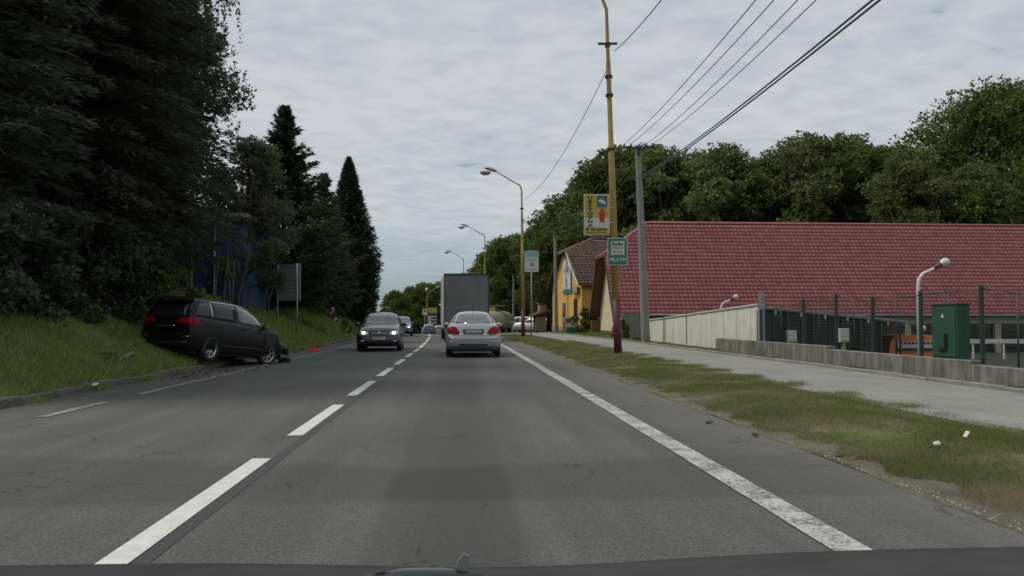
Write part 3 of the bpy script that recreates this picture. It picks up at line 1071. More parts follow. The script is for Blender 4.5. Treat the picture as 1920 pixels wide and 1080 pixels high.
def birch_proto(seed, h, Rr, base, nlimb, strands, size, mat):
    random.seed(seed)
    g = np.random.default_rng(seed)
    mb = MB()
    mb.tube([(0, 0, -.3), (.1, .1, h * .3), (-.1, .2, h * .6), (.1, 0, h)], [h * .014, h * .010, h * .006, .015], 8)
    P = []
    for i in range(nlimb):
        t = random.uniform(0, 1) ** .8
        z0 = base + (h - base) * t
        a = random.uniform(0, 2 * math.pi)
        L = Rr * (math.sin(math.pi * (0.12 + .62 * (1 - t)))) ** .8 * random.uniform(.6, 1.1)
        e = Vector((math.cos(a) * L, math.sin(a) * L, z0 + L * random.uniform(.05, .35)))
        s0 = Vector((0, 0, z0 - L * .35))
        mid = (s0 + e) / 2 + Vector((0, 0, L * .15))
        mb.tube([s0, mid, e], [.05, .03, .01], 5, cap=False)
        for j in range(strands):
            q = random.uniform(.3, 1.0)
            st = s0.lerp(mid, q * 2) if q < .5 else mid.lerp(e, q * 2 - 1)
            st = st + Vector((random.gauss(0, .25), random.gauss(0, .25), random.gauss(0, .12)))
            ln = random.uniform(.5, 2.1)
            m_ = int(ln * 15) + 4
            tt = g.uniform(0, 1, m_)
            out = np.array([math.cos(a), math.sin(a)]) * .25
            p = np.stack([st.x + out[0] * np.sqrt(tt) + g.normal(0, .05, m_), st.y + out[1] * np.sqrt(tt) + g.normal(0, .05, m_), st.z - tt * ln], 1)
            P.append(p)
            if j % 2 == 0:
                mb.tube([st, (st.x + out[0], st.y + out[1], st.z - ln)], .006, 3, cap=False)
    P = np.concatenate(P)
    n_ = len(P)
    u = unit(g.normal(size=(n_, 3)) + np.array([0, 0, -0.9]))
    v = unit(np.cross(u, g.normal(size=(n_, 3))))
    s = g.uniform(.6, 1.3, n_)[:, None] * size
    co, tr = leaf_tris(P, u * s, v * s * .5)
    return mb.build('trunk', M['birch_bark']).data, np_mesh('crown', co, tr, mat)


def clean_protos():
    # prototype trunk objects were linked while building: unlink them, the mesh data stays
    for o in [o for o in bpy.data.objects if o.name.split('.')[0] == 'trunk' and o.parent is None]:
        bpy.data.objects.remove(o)


PB = [broad_proto(11, 15, 5.4, 3.0, 36, 21000, .30, M['leaf_a']),
      broad_proto(12, 15, 4.6, 3.5, 27, 14000, .30, M['leaf_b']),
      broad_proto(13, 15, 6.0, 2.0, 42, 25000, .30, M['leaf_a']),
      broad_proto(14, 15, 4.8, 3.0, 30, 16000, .29, M['leaf_a']),
      broad_proto(15, 15, 5.2, 2.5, 33, 18000, .30, M['leaf_b'])]
PBIG = broad_proto(16, 20, 8.5, 1.5, 62, 52000, .27, M['leaf_a'])
PBIG2 = broad_proto(17, 16, 5.5, 1.2, 40, 34000, .25, M['leaf_b'])
PDARK = [conifer_proto(21, 19, 4.6, 0.9, 4.6, 13, 260, .135, M['leaf_dark'], .30, .55, .35),
         conifer_proto(22, 18, 4.2, 0.7, 4.6, 13, 250, .135, M['leaf_dark'], .35, .5, .4)]
PSPR = conifer_proto(23, 11.3, 4.4, 0.3, 5.5, 11, 130, .19, M['leaf_spruce'], -0.10, .92, .55)
PSPR2 = conifer_proto(25, 10.0, 2.8, 0.3, 5.5, 10, 80, .19, M['leaf_spruce'], 0.1, .8, .4)
PTHU = conifer_proto(24, 12.9, 2.35, 0.1, 10, 15, 60, .17, M['leaf_thuja'], -.35, .8, .13, column=True)
PBIRCH = birch_proto(31, 15.5, 4.5, 3.9, 150, 40, .095, M['leaf_birch'])
PBIRCH2 = broad_proto(32, 9.5, 2.7, 1.2, 30, 30000, .13, M['leaf_birch'])
PBIRCHC = broad_proto(33, 15.3, 4.3, 3.6, 40, 70000, .125, M['leaf_birch'])
PBUSH = broad_proto(41, 2.2, 1.2, 0.2, 12, 3000, .12, M['leaf_bush'])
PSAP = broad_proto(42, 3.4, .7, 1.3, 8, 500, .10, M['leaf_bush'])
clean_protos()


def tree(name, pr, loc, s, label, cat='tree', rz=None, sz=None, group=None):
    t = empty(name, loc, random.uniform(0, 6.28) if rz is None else rz, label, cat, group)
    t.scale = (s, s, sz or s)
    link('trunk', pr[0], t)
    link('crown', pr[1], t)
    return t


def gpt(px, Y, dz=0):
    p = at(px, 600, Y)
    return Vector((p.x, Y, gz(p.x - xc(Y), Y) + dz))


random.seed(99)
# left, dark near conifers whose branches fill the upper left
for (x, Y, k, s, lab) in (
        (-11.9, 16.5, 0, 1.00, 'tall dark conifer at the far left, nearest of the big conifers'),
        (-10.9, 22.5, 1, 1.05, 'tall dark conifer rising behind the crashed car'),
        (-14.6, 22.0, 0, 1.05, 'dark conifer half hidden behind the nearest one at the left edge'),
        (-15.2, 28.5, 1, 1.10, 'dark conifer standing between the left edge and the birch'),
        (-12.2, 29.5, 0, 0.98, 'dark conifer directly left of the drooping birch'),
        (-18.5, 33.0, 0, 1.05, 'dark conifer deep behind the others on the left bank'),
        (-17.5, 40.0, 1, 1.00, 'dark conifer behind the blue hall corner and the birch'),
        (-25.0, 35.0, 0, 1.10, 'dark conifer at the very back of the left wood'),
        (-14.2, 18.0, 1, 0.9, 'shorter dark conifer tucked behind the nearest one'),
        (-11.4, 25.8, 0, 0.85, 'dark conifer with low branches above the roof of the crashed car'),
        (-21.0, 27.0, 1, 1.00, 'dark conifer seen through a gap near the left edge')):
    tree('conifer_tree', PDARK[k], (x, Y, gz(x, Y) - .1), s, lab, group='dark conifers on the left bank')
bt = tree('birch_tree', PBIRCHC, (-14.35, 33.0, gz(-14.35, 33)), 1.12, 'tall birch with drooping twigs against the sky on the left')
link('hanging_twigs', PBIRCH[1], bt)
p = gpt(458, 39); tree('birch_tree', PBIRCH2, p, 0.85, 'smaller pale birch between the tall birch and the spruce')
p = gpt(530, 45); tree('spruce_tree', PSPR, p, 1.0, 'ragged pointed spruce, taller of the two pointed conifers')
p = gpt(485, 50); tree('spruce_tree', PSPR2, p, 1.0, 'spruce filling the gap left of the ragged pointed spruce')
p = gpt(606, 55); tree('spruce_tree', PSPR2, p, 0.98, 'small spruce between the two pointed conifers')
p = gpt(575, 62); tree('spruce_tree', PSPR2, p, 1.1, 'shadowy spruce behind the small one by the clipped conifer')
p = gpt(652, 60); tree('thuja_tree', PTHU, p, 1.0, 'dense smooth conical thuja beside the oncoming cars', rz=0.4, sz=0.955)
p = gpt(626, 68); tree('thuja_tree', PTHU, p, 0.80, 'second thuja hidden behind the dense conical one')
# far wood round the bend
far = [(742, 150, 0, .62), (768, 168, 3, .78), (795, 172, 2, .84), (722, 182, 1, .5), (822, 178, 4, .86), (786, 150, 3, .66), (812, 158, 0, .74),
       (846, 170, 1, .92), (868, 176, 3, .98), (893, 165, 4, 1.02)]
fl = ['low tree at the left end of the far wood', 'round tree in the far wood left of the street lamp', 'tallest round tree of the far wood',
      'small pale tree at the gap of sky by the thuja', 'far tree right behind the petrol price sign', 'dark green tree low in the far wood',
      'dark tree behind the lone lamp at the bend', 'thin tree just above the left corner of the truck', 'tree above the middle of the truck',
      'loose pale tree above the right corner of the truck']
for (px, Y, k, s), lab in zip(far, fl):
    p = gpt(px, Y); tree('broadleaf_tree', PB[k], p, s, lab, group='trees of the far wood at the bend')
mid = [(925, 140, 2, 1.0), (945, 118, 3, .95), (975, 125, 0, 1.05), (1003, 112, 1, .98), (1025, 120, 2, 1.1), (1052, 104, 3, 1.12),
       (1085, 100, 0, 1.22), (1120, 95, 4, 1.28), (950, 155, 4, 1.1), (1035, 92, 3, .75), (905, 128, 3, .62)]
ml = ['dark tree directly right of the truck top', 'tree behind the tanker lorry', 'tree left of the second yellow lamp', 'tree behind the white and blue roadside sign',
      'full green tree between the second lamp and the yellow house', 'tree rising behind the left gable of the yellow house', 'bright green tree behind the yellow house roof',
      'tall tree behind the guest house sign', 'tree in the second row behind the tanker', 'low tree beside the left wall of the yellow house', 'low dark tree beside the right side of the truck']
for (px, Y, k, s), lab in zip(mid, ml):
    p = gpt(px, Y); tree('broadleaf_tree', PB[k], p, s, lab, group='roadside trees right of the truck')
row = [(1165, 88, 0, 1.35), (1210, 84, 3, 1.31), (1255, 82, 4, 1.26), (1305, 84, 1, 1.26), (1350, 80, 4, 1.24), (1405, 83, 1, 1.20),
       (1452, 80, 3, 1.18), (1500, 78, 4, 1.29), (1545, 81, 1, 1.25), (1590, 78, 3, 1.31), (1640, 80, 0, 1.25), (1690, 79, 1, 1.24),
       (1190, 98, 2, 1.42), (1280, 98, 2, 1.31), (1375, 98, 2, 1.22), (1475, 97, 2, 1.30), (1570, 97, 0, 1.31), (1660, 96, 2, 1.20)]
rl = ['tree directly behind the near yellow lamp pole', 'tree behind the concrete power pole', 'broad tree just right of the power pole', 'feathery tree over the left part of the red roof',
      'pale tree above the red roof, second in the open stretch', 'thin tree with sky gaps behind the red roof', 'small narrow tree at the lowest gap of the tree line', 'pale tree left of the roof middle',
      'tall feathery tree over the middle of the red roof', 'tall dark tree over the middle of the red roof', 'tree left of the great round tree', 'lower tree tucked against the great round tree',
      'dense tree in the second row behind the power pole', 'dense tree in the second row at the left of the roof', 'dense tree in the second row at the low gap',
      'dense tree in the second row over the roof middle', 'dark tree in the second row behind the tall ones', 'tree in the second row beside the great round tree']
for (px, Y, k, s), lab in zip(row, rl):
    p = gpt(px, Y); tree('broadleaf_tree', PB[k], p, s, lab, group='trees behind the red-roofed hall')
p = at(1880, 600, 72); tree('broadleaf_tree', PBIG, (p.x, 72, 0), 1.15, 'great round tree towering at the right edge', rz=1.0)
p = at(1985, 600, 78); tree('broadleaf_tree', PBIG, (p.x, 78, 0), 1.0, 'second great tree cut by the right edge', rz=3.0)
p = at(1725, 600, 68); tree('broadleaf_tree', PBIG2, (p.x, 68, 0), 1.0, 'bright low tree in front of the great round tree', rz=2.0)
p = at(1825, 600, 67); tree('broadleaf_tree', PBIG2, (p.x, 67, 0), 0.9, 'bushy tree at the foot of the great round tree', rz=4.0)
# undergrowth closing the wood behind the buildings
bl = [('hedge under the trees behind the red roof', 1150, 2000, 92, 22), ('undergrowth below the far wood', 715, 960, 185, 14), ('bushes in the shade behind the conifers', 250, 700, 70, 20)]
for lab, x0, x1, Y, cnt in bl:
    P = []
    g = np.random.default_rng(len(lab))
    N = cnt * 900
    t = g.uniform(0, 1, N)
    pa, pb = at(x0, 600, Y), at(x1, 600, Y)
    X = pa.x + (pb.x - pa.x) * t
    hh = 3.6 + 1.4 * np.sin(X * .7) + .8 * np.sin(X * 1.9 + 1)
    Z = g.uniform(0, 1, N) ** .8 * hh + zr(Y) - .2
    Yy = Y + g.normal(0, 1.3, N)
    c_ = np.stack([X, Yy, Z], 1)
    u = unit(g.normal(size=(N, 3))); v = unit(np.cross(u, g.normal(size=(N, 3))))
    co, tr = leaf_tris(c_, u * .30, v * .18)
    tag(link('undergrowth', np_mesh('undergrowth', co, tr, M['leaf_a'])), lab, 'undergrowth', kind='stuff')
# saplings with stakes and bushes on the bank
for (px, Y, lab) in ((352, 30, 'staked sapling on the bank above the crashed car roof'), (418, 34, 'staked sapling in front of the blue wall'),
                     (446, 37, 'staked sapling right of the blue wall'), (503, 41, 'staked sapling just left of the blank sign')):
    p = gpt(px, Y)
    t = tree('sapling', PSAP, p, 1.0, lab, 'sapling', group='staked saplings on the left bank')
    for dx_ in (-.35, .3):
        MB().cyl((dx_, .1, -.2), (dx_ * .6, .1, 2.1), .03, .028, 8).build('stake', M['stake_wood'], t)
PSHR = broad_proto(43, 2.6, 1.7, 0.1, 16, 9000, .11, M['leaf_thuja']); clean_protos()
for (x, Y, s_, lab) in ((-8.9, 13.2, .85, 'dark shrub at the left edge of the photo on the bank'), (-9.3, 15.2, .95, 'dark shrub second from the left edge under the conifers'),
                        (-9.5, 17.4, 1.0, 'dark shrub third from the left edge under the conifers'), (-9.4, 19.6, .95, 'dark shrub at the bank top between the left edge and the crashed car'),
                        (-9.2, 21.8, .9, 'dark shrub on the bank just left of the crashed car'), (-10.0, 24.5, 1.0, 'dark shrub behind the left corner of the crashed car'),
                        (-11.0, 27.5, 1.1, 'dark shrub below the conifers beyond the crashed car')):
    tree('shrub', PSHR, (x, Y, gz(x, Y) - .15), s_, lab, 'shrub', group='dark shrubs under the conifers')
for (px, Y, s, lab) in ((300, 24, 1.1, 'bush at the top of the bank left of the crashed car'), (560, 50, .62, 'bush under the blank sign'),
                        (601, 50, .7, 'tall weedy bush left of the standing person'), (645, 50.5, .4, 'low bush right of the standing person'),
                        (1092, 66, .95, 'leafy bush at the corner of the yellow house'), (1165, 46, .5, 'small shrub at the foot of the dark green plank fence'),
                        (1585, 30, .9, 'bush in the yard beside the orange vehicle')):
    p = gpt(px, Y); tree('bush', PBUSH, p, s, lab, 'bush')

# ------------------------------------------------------------------ lettering
def text(s, size, mat, parent, loc, rot=(math.pi / 2, 0, 0), name='lettering', extrude=0.004, align='CENTER', sx_=1.0, bold=0.0):
    cu = bpy.data.curves.new(name, 'FONT')
    cu.body = s
    cu.size = size
    cu.extrude = extrude
    cu.offset = bold
    cu.align_x = align
    cu.align_y = 'CENTER'
    cu.resolution_u = 2
    tmp = bpy.data.objects.new(name, cu)
    COL.objects.link(tmp)
    dg = bpy.context.evaluated_depsgraph_get()
    me = bpy.data.meshes.new_from_object(tmp.evaluated_get(dg))
    bpy.data.objects.remove(tmp)
    me.materials.clear(); me.materials.append(mat)
    o = link(name, me, parent, loc)
    o.rotation_euler = rot
    o.scale = (sx_, 1, 1)
    return o


# ------------------------------------------------------------------ street lamps
def street_lamp(loc, H, label, arm=1.75, arm_dir=-1, red=1.75, lean=0.0, collars=(), sc=1.0, rz=0.0, bowl=True):
    t = empty('street_lamp', loc, rz, label, 'street lamp', 'ochre street lamps along the road')
    t.rotation_euler = (0, lean, rz)
    MB().tube([(0, 0, -.3), (0, 0, red)], [.13, .122], 16).build('pole_base', M['maroon'], t)
    MB().tube([(0, 0, red), (0, 0, H * .58), (0, 0, H * .585), (0, 0, H * .8), (0, 0, H * .82), (0, 0, H - .5), (arm_dir * .12, 0, H - .15), (arm_dir * .5, 0, H + .05)],
              [.118, .095, .082, .075, .058, .052, .05, .045], 14).build('pole', M['ochre'], t)
    MB().tube([(arm_dir * .5, 0, H + .05), (arm_dir * (.5 + (arm - .5) * .5), 0, H + .42), (arm_dir * arm, 0, H + .82)], [.045, .038, .034], 10).build('arm', M['ochre'], t)
    m4 = Matrix.Translation((arm_dir * (arm + .28), 0, H + .88)) @ Matrix.Rotation(-.3 * arm_dir, 4, 'Y') @ Matrix.Diagonal((2.5, 1.3, 1.3, 1))
    hd = MB().lathe([(0.001, .10), (.10, .09), (.17, .03), (.18, -.02), (.15, -.05), (.001, -.05)], m4, 16).build('lamp_head', M['lamp_pink'], t)
    if bowl:
        m5 = Matrix.Translation((arm_dir * (arm + .62), 0, H + .66)) @ Matrix.Diagonal((1.8, 1.3, 1.3, 1))
        MB().lathe([(.20, .05), (.19, -.02), (.13, -.10), (.001, -.13)], m5, 16).build('lamp_bowl', M['lamp_pink'], hd)
    for z in collars:
        MB().lathe([(.10, -.04), (.125, -.04), (.125, .04), (.10, .04)], Matrix.Translation((0, 0, z)), 14, False).build('collar', M['dark_metal'], t)
    return t


L1 = on(1159, 665, 0.10)
lampA = street_lamp(L1, 11.6, 'nearest ochre street lamp, carrying the guest house and radio signs', lean=-0.029, collars=(8.9, 8.3, 6.55))
# cross bracket
MB().box((0, 0, 9.98), (.62, .07, .06)).box((0, 0, 9.94), (.14, .2, .12)).build('bracket', M['dark_metal'], lampA)
L2 = at(981, 632, 53); L2.z = 0.1
lampB = street_lamp(L2, 10.1, 'second ochre street lamp, right of the silver car', lean=-0.010, collars=(8.4,))
for (px, pt, Y, lab) in ((909, 438, 88, 'third street lamp, rising behind the right part of the truck'),
                         (869, 482, 122, 'fourth street lamp, showing above the middle of the truck'),
                         (905, 513, 140, 'fifth street lamp, only its arm showing above the truck')):
    p = at(px, pt, Y)
    g0 = gz(p.x - xc(Y), Y)
    street_lamp((p.x, Y, g0), p.z - g0, lab, arm=1.9)
p = at(801, 548, 135); g0 = zr(135) + .1
lc = street_lamp((p.x, 135, g0), p.z - g0, 'lone street lamp at the bend with its arm to the right', arm=1.5, arm_dir=1, bowl=False)
MB().lathe([(.001, .28), (.16, .22), (.22, 0), (.14, -.2), (.001, -.22)], Matrix.Translation((-.1, 0, p.z - g0 + .45)), 12).build('globe', M['lamp_lens'], lc)
p = at(838, 541, 128)
street_lamp((p.x + 3.0, 128, zr(128)), p.z - zr(128) - .6, 'short street lamp hidden behind the truck with its head at the left side', arm=2.9, bowl=False)
# hospital-type small double lamp left of the truck
t = empty('wall_lamp', at(829, 600, 100), 0, 'small white hooked lamp just left of the truck', 'lamp')
p0 = at(829, 563, 100)
zz0 = p0.z - t.location.z
MB().tube([(0.05, 0, -3), (0.05, 0, zz0)], .07, 8).build('post', M['white'], t)
MB().lathe([(.001, .12), (.2, .08), (.24, -.06), (.001, -.1)], Matrix.Translation((-.15, 0, zz0 - .55)), 12).build('lamp_head', M['white'], t)

# signs on the first lamp
def sign_plate(name, w, h, mats, loc, label, cat, th=.035):
    t = empty(name, loc, 0, label, cat)
    MB().box((0, th / 2, 0), (w, th, h)).build('frame', mats[0], t)
    MB().box((0, -.006, 0), (w - .05, .012, h - .05)).build('panel', mats[1], t)
    return t


c0 = at(1119, 402.5, L1.y - .16)
sg = sign_plate('guest_house_sign', .82, 1.31, (M['sign_white'], M['yellow_print']), c0, 'yellow and white UBYTOVNA sign with red arrow on the nearest lamp', 'sign')
MB().box((0, -.016, -.26), (.765, .006, .30)).build('white_field', M['sign_white'], sg)
for i, ch in enumerate('UBYTOVNA'):
    text(ch, .135, M['dark_print'], sg, (-.215, -.022, .53 - i * .126), sx_=1.65, bold=.006)
MB().bbox((.165, -.018, .42), (.31, .012, .33), .03).build('blue_square', M['blue_print'], sg)
# white bed pictogram
MB().prism([(.05, -.03, .46), (.14, -.03, .50), (.20, -.03, .46), (.285, -.03, .40), (.28, -.03, .33), (.20, -.03, .35), (.12, -.03, .39), (.05, -.03, .41)], (0, .006, 0)).build('pictogram', M['sign_white'], sg)
MB().prism([(.165, -.026, .22), (.30, -.026, .01), (.245, -.026, .01), (.245, -.026, -.245), (.085, -.026, -.245), (.085, -.026, .01), (.03, -.026, .01)], (0, .008, 0)).build('arrow', M['red_print'], sg)
MB().box((-.30, -.02, -.485), (.075, .008, .05)).box((-.30, -.02, -.45), (.10, .008, .022)).build('telephone_symbol', M['dark_print'], sg)
text('603 448 945', .105, M['dark_print'], sg, (.055, -.022, -.475), bold=.002, sx_=.95)
u_ = MB()
for i in range(22):
    u_.box((-.33 + i * .031, -.02, -.575), (.02, .006, .022 if i % 3 else .030))
u_.build('small_print', M['dark_print'], sg)
MB().box((.47, .02, .23), (.16, .02, .02)).box((.47, .02, -.23), (.16, .02, .02)).build('bracket', M['white'], sg)

c0 = at(1158, 471.5, L1.y - .20)
sg = sign_plate('radio_sign', .64, .87, (M['sign_white'], M['green_print']), c0, 'green radio sign 98,3 FM on the nearest lamp below the guest house sign', 'sign')
MB().box((0, -.016, .11), (.43, .008, .43)).build('white_field', M['sign_white'], sg)
text('Radio', .155, M['dark_print'], sg, (0, -.024, .235), bold=.004)
text('PUBLIKUM', .075, M['dark_print'], sg, (0, -.024, .105), sx_=1.05)
text('R\u00B7D\u00B7S', .12, M['dark_print'], sg, (0, -.024, -.02))
text('98,3', .165, M['sign_white'], sg, (-.115, -.018, -.265), bold=.003)
text('FM', .165, M['sign_white'], sg, (.165, -.018, -.265), bold=.003)

# white and blue sign beside the second lamp
c0 = at(997, 490, 52.5)
t = empty('roadside_sign', (c0.x, 52.5, .12), 0, 'light blue and white sign on its own post right of the second lamp', 'sign')
hz = c0.z - .12
MB().tube([(-.02, .04, -.3), (-.02, .04, hz + .6)], .045, 10).build('post', M['grey_metal'], t)
MB().bbox((0, -.02, hz), (.90, .03, 1.38), .012).build('panel', M['sign_white'], t)
MB().box((0, -.04, hz + .47), (.86, .008, .38)).build('blue_field', M['sign_lightblue'], t)
text('MULTI', .2, M['sign_white'], t, (0, -.046, hz + .50)) if False else None
mb = MB()
for (zo, wd) in ((.12, .5), (.03, .62), (-.52, .66)):
    mb.box((0, -.04, hz + zo), (wd, .008, .035))
mb.prism([(-.12, -.044, hz - .1), (.02, -.044, hz - .12), (.18, -.044, hz - .14), (.10, -.044, hz - .22), (.22, -.044, hz - .34), (.02, -.044, hz - .30), (-.06, -.044, hz - .42), (-.08, -.044, hz - .24)], (0, .006, 0))
mb.build('printed_figure', M['poster_grey'], t)

# ------------------------------------------------------------------ concrete power poles and wires
def power_pole(loc, H, w, label, lean=0.0, rz=0.0):
    t = empty('power_pole', loc, rz, label, 'power pole', 'concrete power poles on the right')
    t.rotation_euler = (0, lean, rz)
    mb = MB()
    n_ = 6
    for i in range(n_):
        z0, z1 = -.4 + (H + .4) * i / n_, -.4 + (H + .4) * (i + 1) / n_
        a0, a1 = w * (1 - .38 * i / n_), w * (1 - .38 * (i + 1) / n_)
        vs = []
        for z_, a_ in ((z0, a0), (z1, a1)):
            c_ = a_ * .22
            h_ = a_ / 2
            vs += [(h_ - c_, -h_, z_), (h_, -h_ + c_, z_), (h_, h_ - c_, z_), (h_ - c_, h_, z_), (-h_ + c_, h_, z_), (-h_, h_ - c_, z_), (-h_, -h_ + c_, z_), (-h_ + c_, -h_, z_)]
        mb.add(vs, [(k, (k + 1) % 8, 8 + (k + 1) % 8, 8 + k) for k in range(8)] + ([tuple(range(8, 16))] if i == n_ - 1 else []))
    mb.build('pole', M['pole_concrete'], t)
    ca = MB().box((0, -.14, H - .12), (1.55, .09, .09)).box((0, -.14, H - .30), (.12, .12, .4)).build('crossarm', M['dark_metal'], t)
    for x_ in (-.70, -.38, .38, .70):
        MB().lathe([(.02, 0), (.045, .03), (.06, .06), (.035, .09), (.055, .12), (.03, .17), (.001, .18)], Matrix.Translation((x_, -.14, H - .075)), 10).build('insulator', M['insul'], ca)
    return t


pp = on(1211, 641, 0.14)
H1 = at(1198, 273, pp.y).z - pp.z
power_pole(pp, H1, .40, 'nearest grey concrete power pole, in front of the red roof', lean=-.035)
TOP1 = at(1198, 273, pp.y)
p2 = at(1043, 625, 72); p2.z = zr(72) + .15
H2 = at(1041, 436, 72).z - p2.z
power_pole(p2, H2, .36, 'second power pole, standing before the yellow house', lean=-.012)
p3 = at(963, 630, 112); p3.z = zr(112) + .1
H3 = at(962, 513, 112).z - p3.z
power_pole(p3, H3, .36, 'distant power pole between the tanker and the second lamp')


def sag(a, b_, s, n_=22):
    a, b_ = Vector(a), Vector(b_)
    return [a.lerp(b_, i / n_) - Vector((0, 0, 4 * s * (i / n_) * (1 - i / n_))) for i in range(n_ + 1)]


def cable(pts, r, label, group=None):
    return tag(MB().tube(pts, r, 5, cap=False).build('cable', M['cable'], None), label, 'cable', group)


grp = 'overhead wires on the right'
ends = [(1425, 'first'), (1460, 'second'), (1505, 'third'), (1540, 'fourth')]
for i, (px, nm) in enumerate(ends):
    a = TOP1 + Vector(((-.70, -.38, .38, .70)[i], -.14, .08))
    e = at(px, -10, 17.0)
    # carry the wire on past the frame to the next pole behind the camera's right
    far_ = a + (e - a) * 2.6
    pts = sag(a, Vector((far_.x, far_.y, far_.z * .5 + TOP1.z * .5)), 0.0)
    pts = [a.lerp(e, t_ / 12) for t_ in range(13)]
    dip = .35
    pts = [p_ - Vector((0, 0, 4 * dip * (t_ / 12) * (1 - t_ / 12) * .5)) for t_, p_ in enumerate(pts)]
    dv = (pts[-1] - pts[-2])
    q = pts[-1]
    for t_ in range(14):
        dv = dv + Vector((0, 0, .006)); q = q + dv
        pts.append(q)
    cable(pts, .013, nm + ' wire from the left running from the nearest power pole over the road', grp)
for i, (px, dz_) in enumerate(((1643, 0), (1657, -.02))):
    a = at(1209 + i * 2, 326 + i * 3, pp.y)
    b1 = at(1297, 277 + i * 4, 29.0)
    e = at(px, -6, 12.5)
    pts = []
    for t_ in range(17):
        s_ = t_ / 16
        pts.append(a * (1 - s_) ** 2 + b1 * 2 * s_ * (1 - s_) * 1.0 + e * s_ ** 2)
    # bezier needs its middle pushed out so that the curve passes near b1
    dv = pts[-1] - pts[-2]
    q = pts[-1]
    for t_ in range(8):
        q = q + dv; pts.append(q)
    cable(pts, .022, ('upper' if i == 0 else 'lower') + ' of the two thick cables climbing right from the power pole', grp)
# wires onward between the poles
for i, x_ in enumerate((-.70, -.38, .38, .70)):
    a = TOP1 + Vector((x_, .1, .08)); b_ = Vector((p2.x + x_ * .9, p2.y, p2.z + H2 + .08))
    cable(sag(a, b_, .9), .012, ('outer left', 'inner left', 'inner right', 'outer right')[i] + ' wire between the nearest and the second power pole', 'wires between the power poles')
# thin line from lamp to lamp
a = at(982, 375, 52.9); b_ = at(1143, 120, L1.y); c_ = at(1243, -4, 17)
cable(sag(a, b_, .75), .012, 'thin cable sagging between the first two street lamps')
e = at(1152, 96, L1.y)
dv = (c_ - e)
cable([e + dv * (k / 10) - Vector((0, 0, .25 * (k / 10) * (1 - k / 10))) for k in range(26)], .013, 'thin cable running up right from the bracket of the nearest lamp')

# ------------------------------------------------------------------ blank sign on two legs (left bank)
pr = on(557, 630, 0)
Yr = 37.5
pR = at(557, 630, Yr); pL = at(519, 606, Yr + 1.2)
zt_ = at(540, 494, Yr).z; zb_ = at(540, 563, Yr).z
dirv = (Vector((pR.x, pR.y, 0)) - Vector((pL.x, pL.y, 0)))
ang = math.atan2(dirv.y, dirv.x)
ctr = (pR + pL) / 2
t = empty('blank_sign', (ctr.x, ctr.y, pR.z), ang, 'grey back of a big road sign on two posts on the bank', 'sign')
W = dirv.length
hh = zt_ - pR.z
for sx_, zb0 in ((-1, pL.z - pR.z - .4), (1, -.4)):
    MB().tube([(sx_ * (W / 2 - .03), 0, zb0), (sx_ * (W / 2 - .03), 0, hh)], .045, 10).build('post', M['galv'], t)
h_s = zt_ - zb_
nb = 9
for i in range(nb):
    z_ = zb_ - pR.z + h_s * (i + .5) / nb
    MB().box((.02, .07, z_), (W + .12, .02, h_s / nb - .018)).box((.02, .055, z_ + h_s / nb / 2 - .02), (W + .1, .02, .014)).build('slat', M['sign_back'], t)
MB().box((.02, .075, zt_ - pR.z + .0), (W + .16, .03, .03)).box((.02, .075, zb_ - pR.z), (W + .16, .03, .03)) \
    .box((W / 2 + .09, .075, (zt_ + zb_) / 2 - pR.z), (.03, .03, h_s)).box((-W / 2 - .05, .075, (zt_ + zb_) / 2 - pR.z), (.03, .03, h_s)).build('frame', M['galv'], t)

# ------------------------------------------------------------------ blue hall behind the trees
pA, pB_ = at(372, 560, 39), at(455, 560, 38)
t = empty('blue_hall', (pB_.x, 38, 0), 0, 'dark blue metal hall glimpsed between the trees on the left', 'building')
Wd = 16
hb = at(400, 408, 38).z
mb = MB()
xw = 0
MB().box((-Wd / 2, 4, hb / 2), (Wd, 8, hb)).build('wall', M['blue_wall'], t)
for k in range(36):
    x_ = -.25 - k * .44
    MB().box((x_, -.02, hb / 2 + .6), (.30, .04, hb - 1.4)).build('wall_sheet', M['blue_wall'], t)
MB().box((-Wd / 2, 4, hb + .1), (Wd + .4, 8.4, .2)).build('roof', M['grey_metal'], t)
MB().cyl((-1.25, -.16, 0), (-1.25, -.16, hb), .06).build('downpipe', M['grey_metal'], t)

# ------------------------------------------------------------------ tiled slopes
def tiled(o3, ex, up, nx, ny, tw, th, inside, mat, name, parent):
    """rows of overlapping curved tiles on the plane o3 + s*ex + t*up"""
    ex, up = Vector(ex).normalized(), Vector(up).normalized()
    nrm = ex.cross(up).normalized()
    if nrm.z < 0: nrm = -nrm
    prof = [(-.5, 0), (-.28, .045), (0, .06), (.28, .045), (.5, 0)]
    co, tris = [], []
    for j in range(ny):
        for i in range(nx):
            s_, t_ = (i + .5) * tw, (j + .5) * th
            if not inside(s_, t_): continue
            b0 = len(co)
            for (q, hgt) in prof:
                for (tt, lift) in ((-.5, .045), (.53, .0)):
                    co.append(o3 + ex * (s_ + q * tw * .985) + up * (t_ + tt * th) + nrm * (hgt * .8 + lift))
            # front lip
            for (q, hgt) in prof:
                co.append(o3 + ex * (s_ + q * tw * .985) + up * (t_ - .5 * th) + nrm * (hgt * .3 - .02))
            for k in range(4):
                a_ = b0 + 2 * k
                tris += [(a_, a_ + 2, a_ + 3), (a_, a_ + 3, a_ + 1)]
                l_ = b0 + 10 + k
                tris += [(l_, l_ + 1, a_ + 2), (l_, a_ + 2, a_)]
    me = np_mesh(name, np.array([tuple(c_) for c_ in co]), np.array(tris), mat)
    o = link(name, me, parent)
    o['kind'] = 'stuff'
    return o


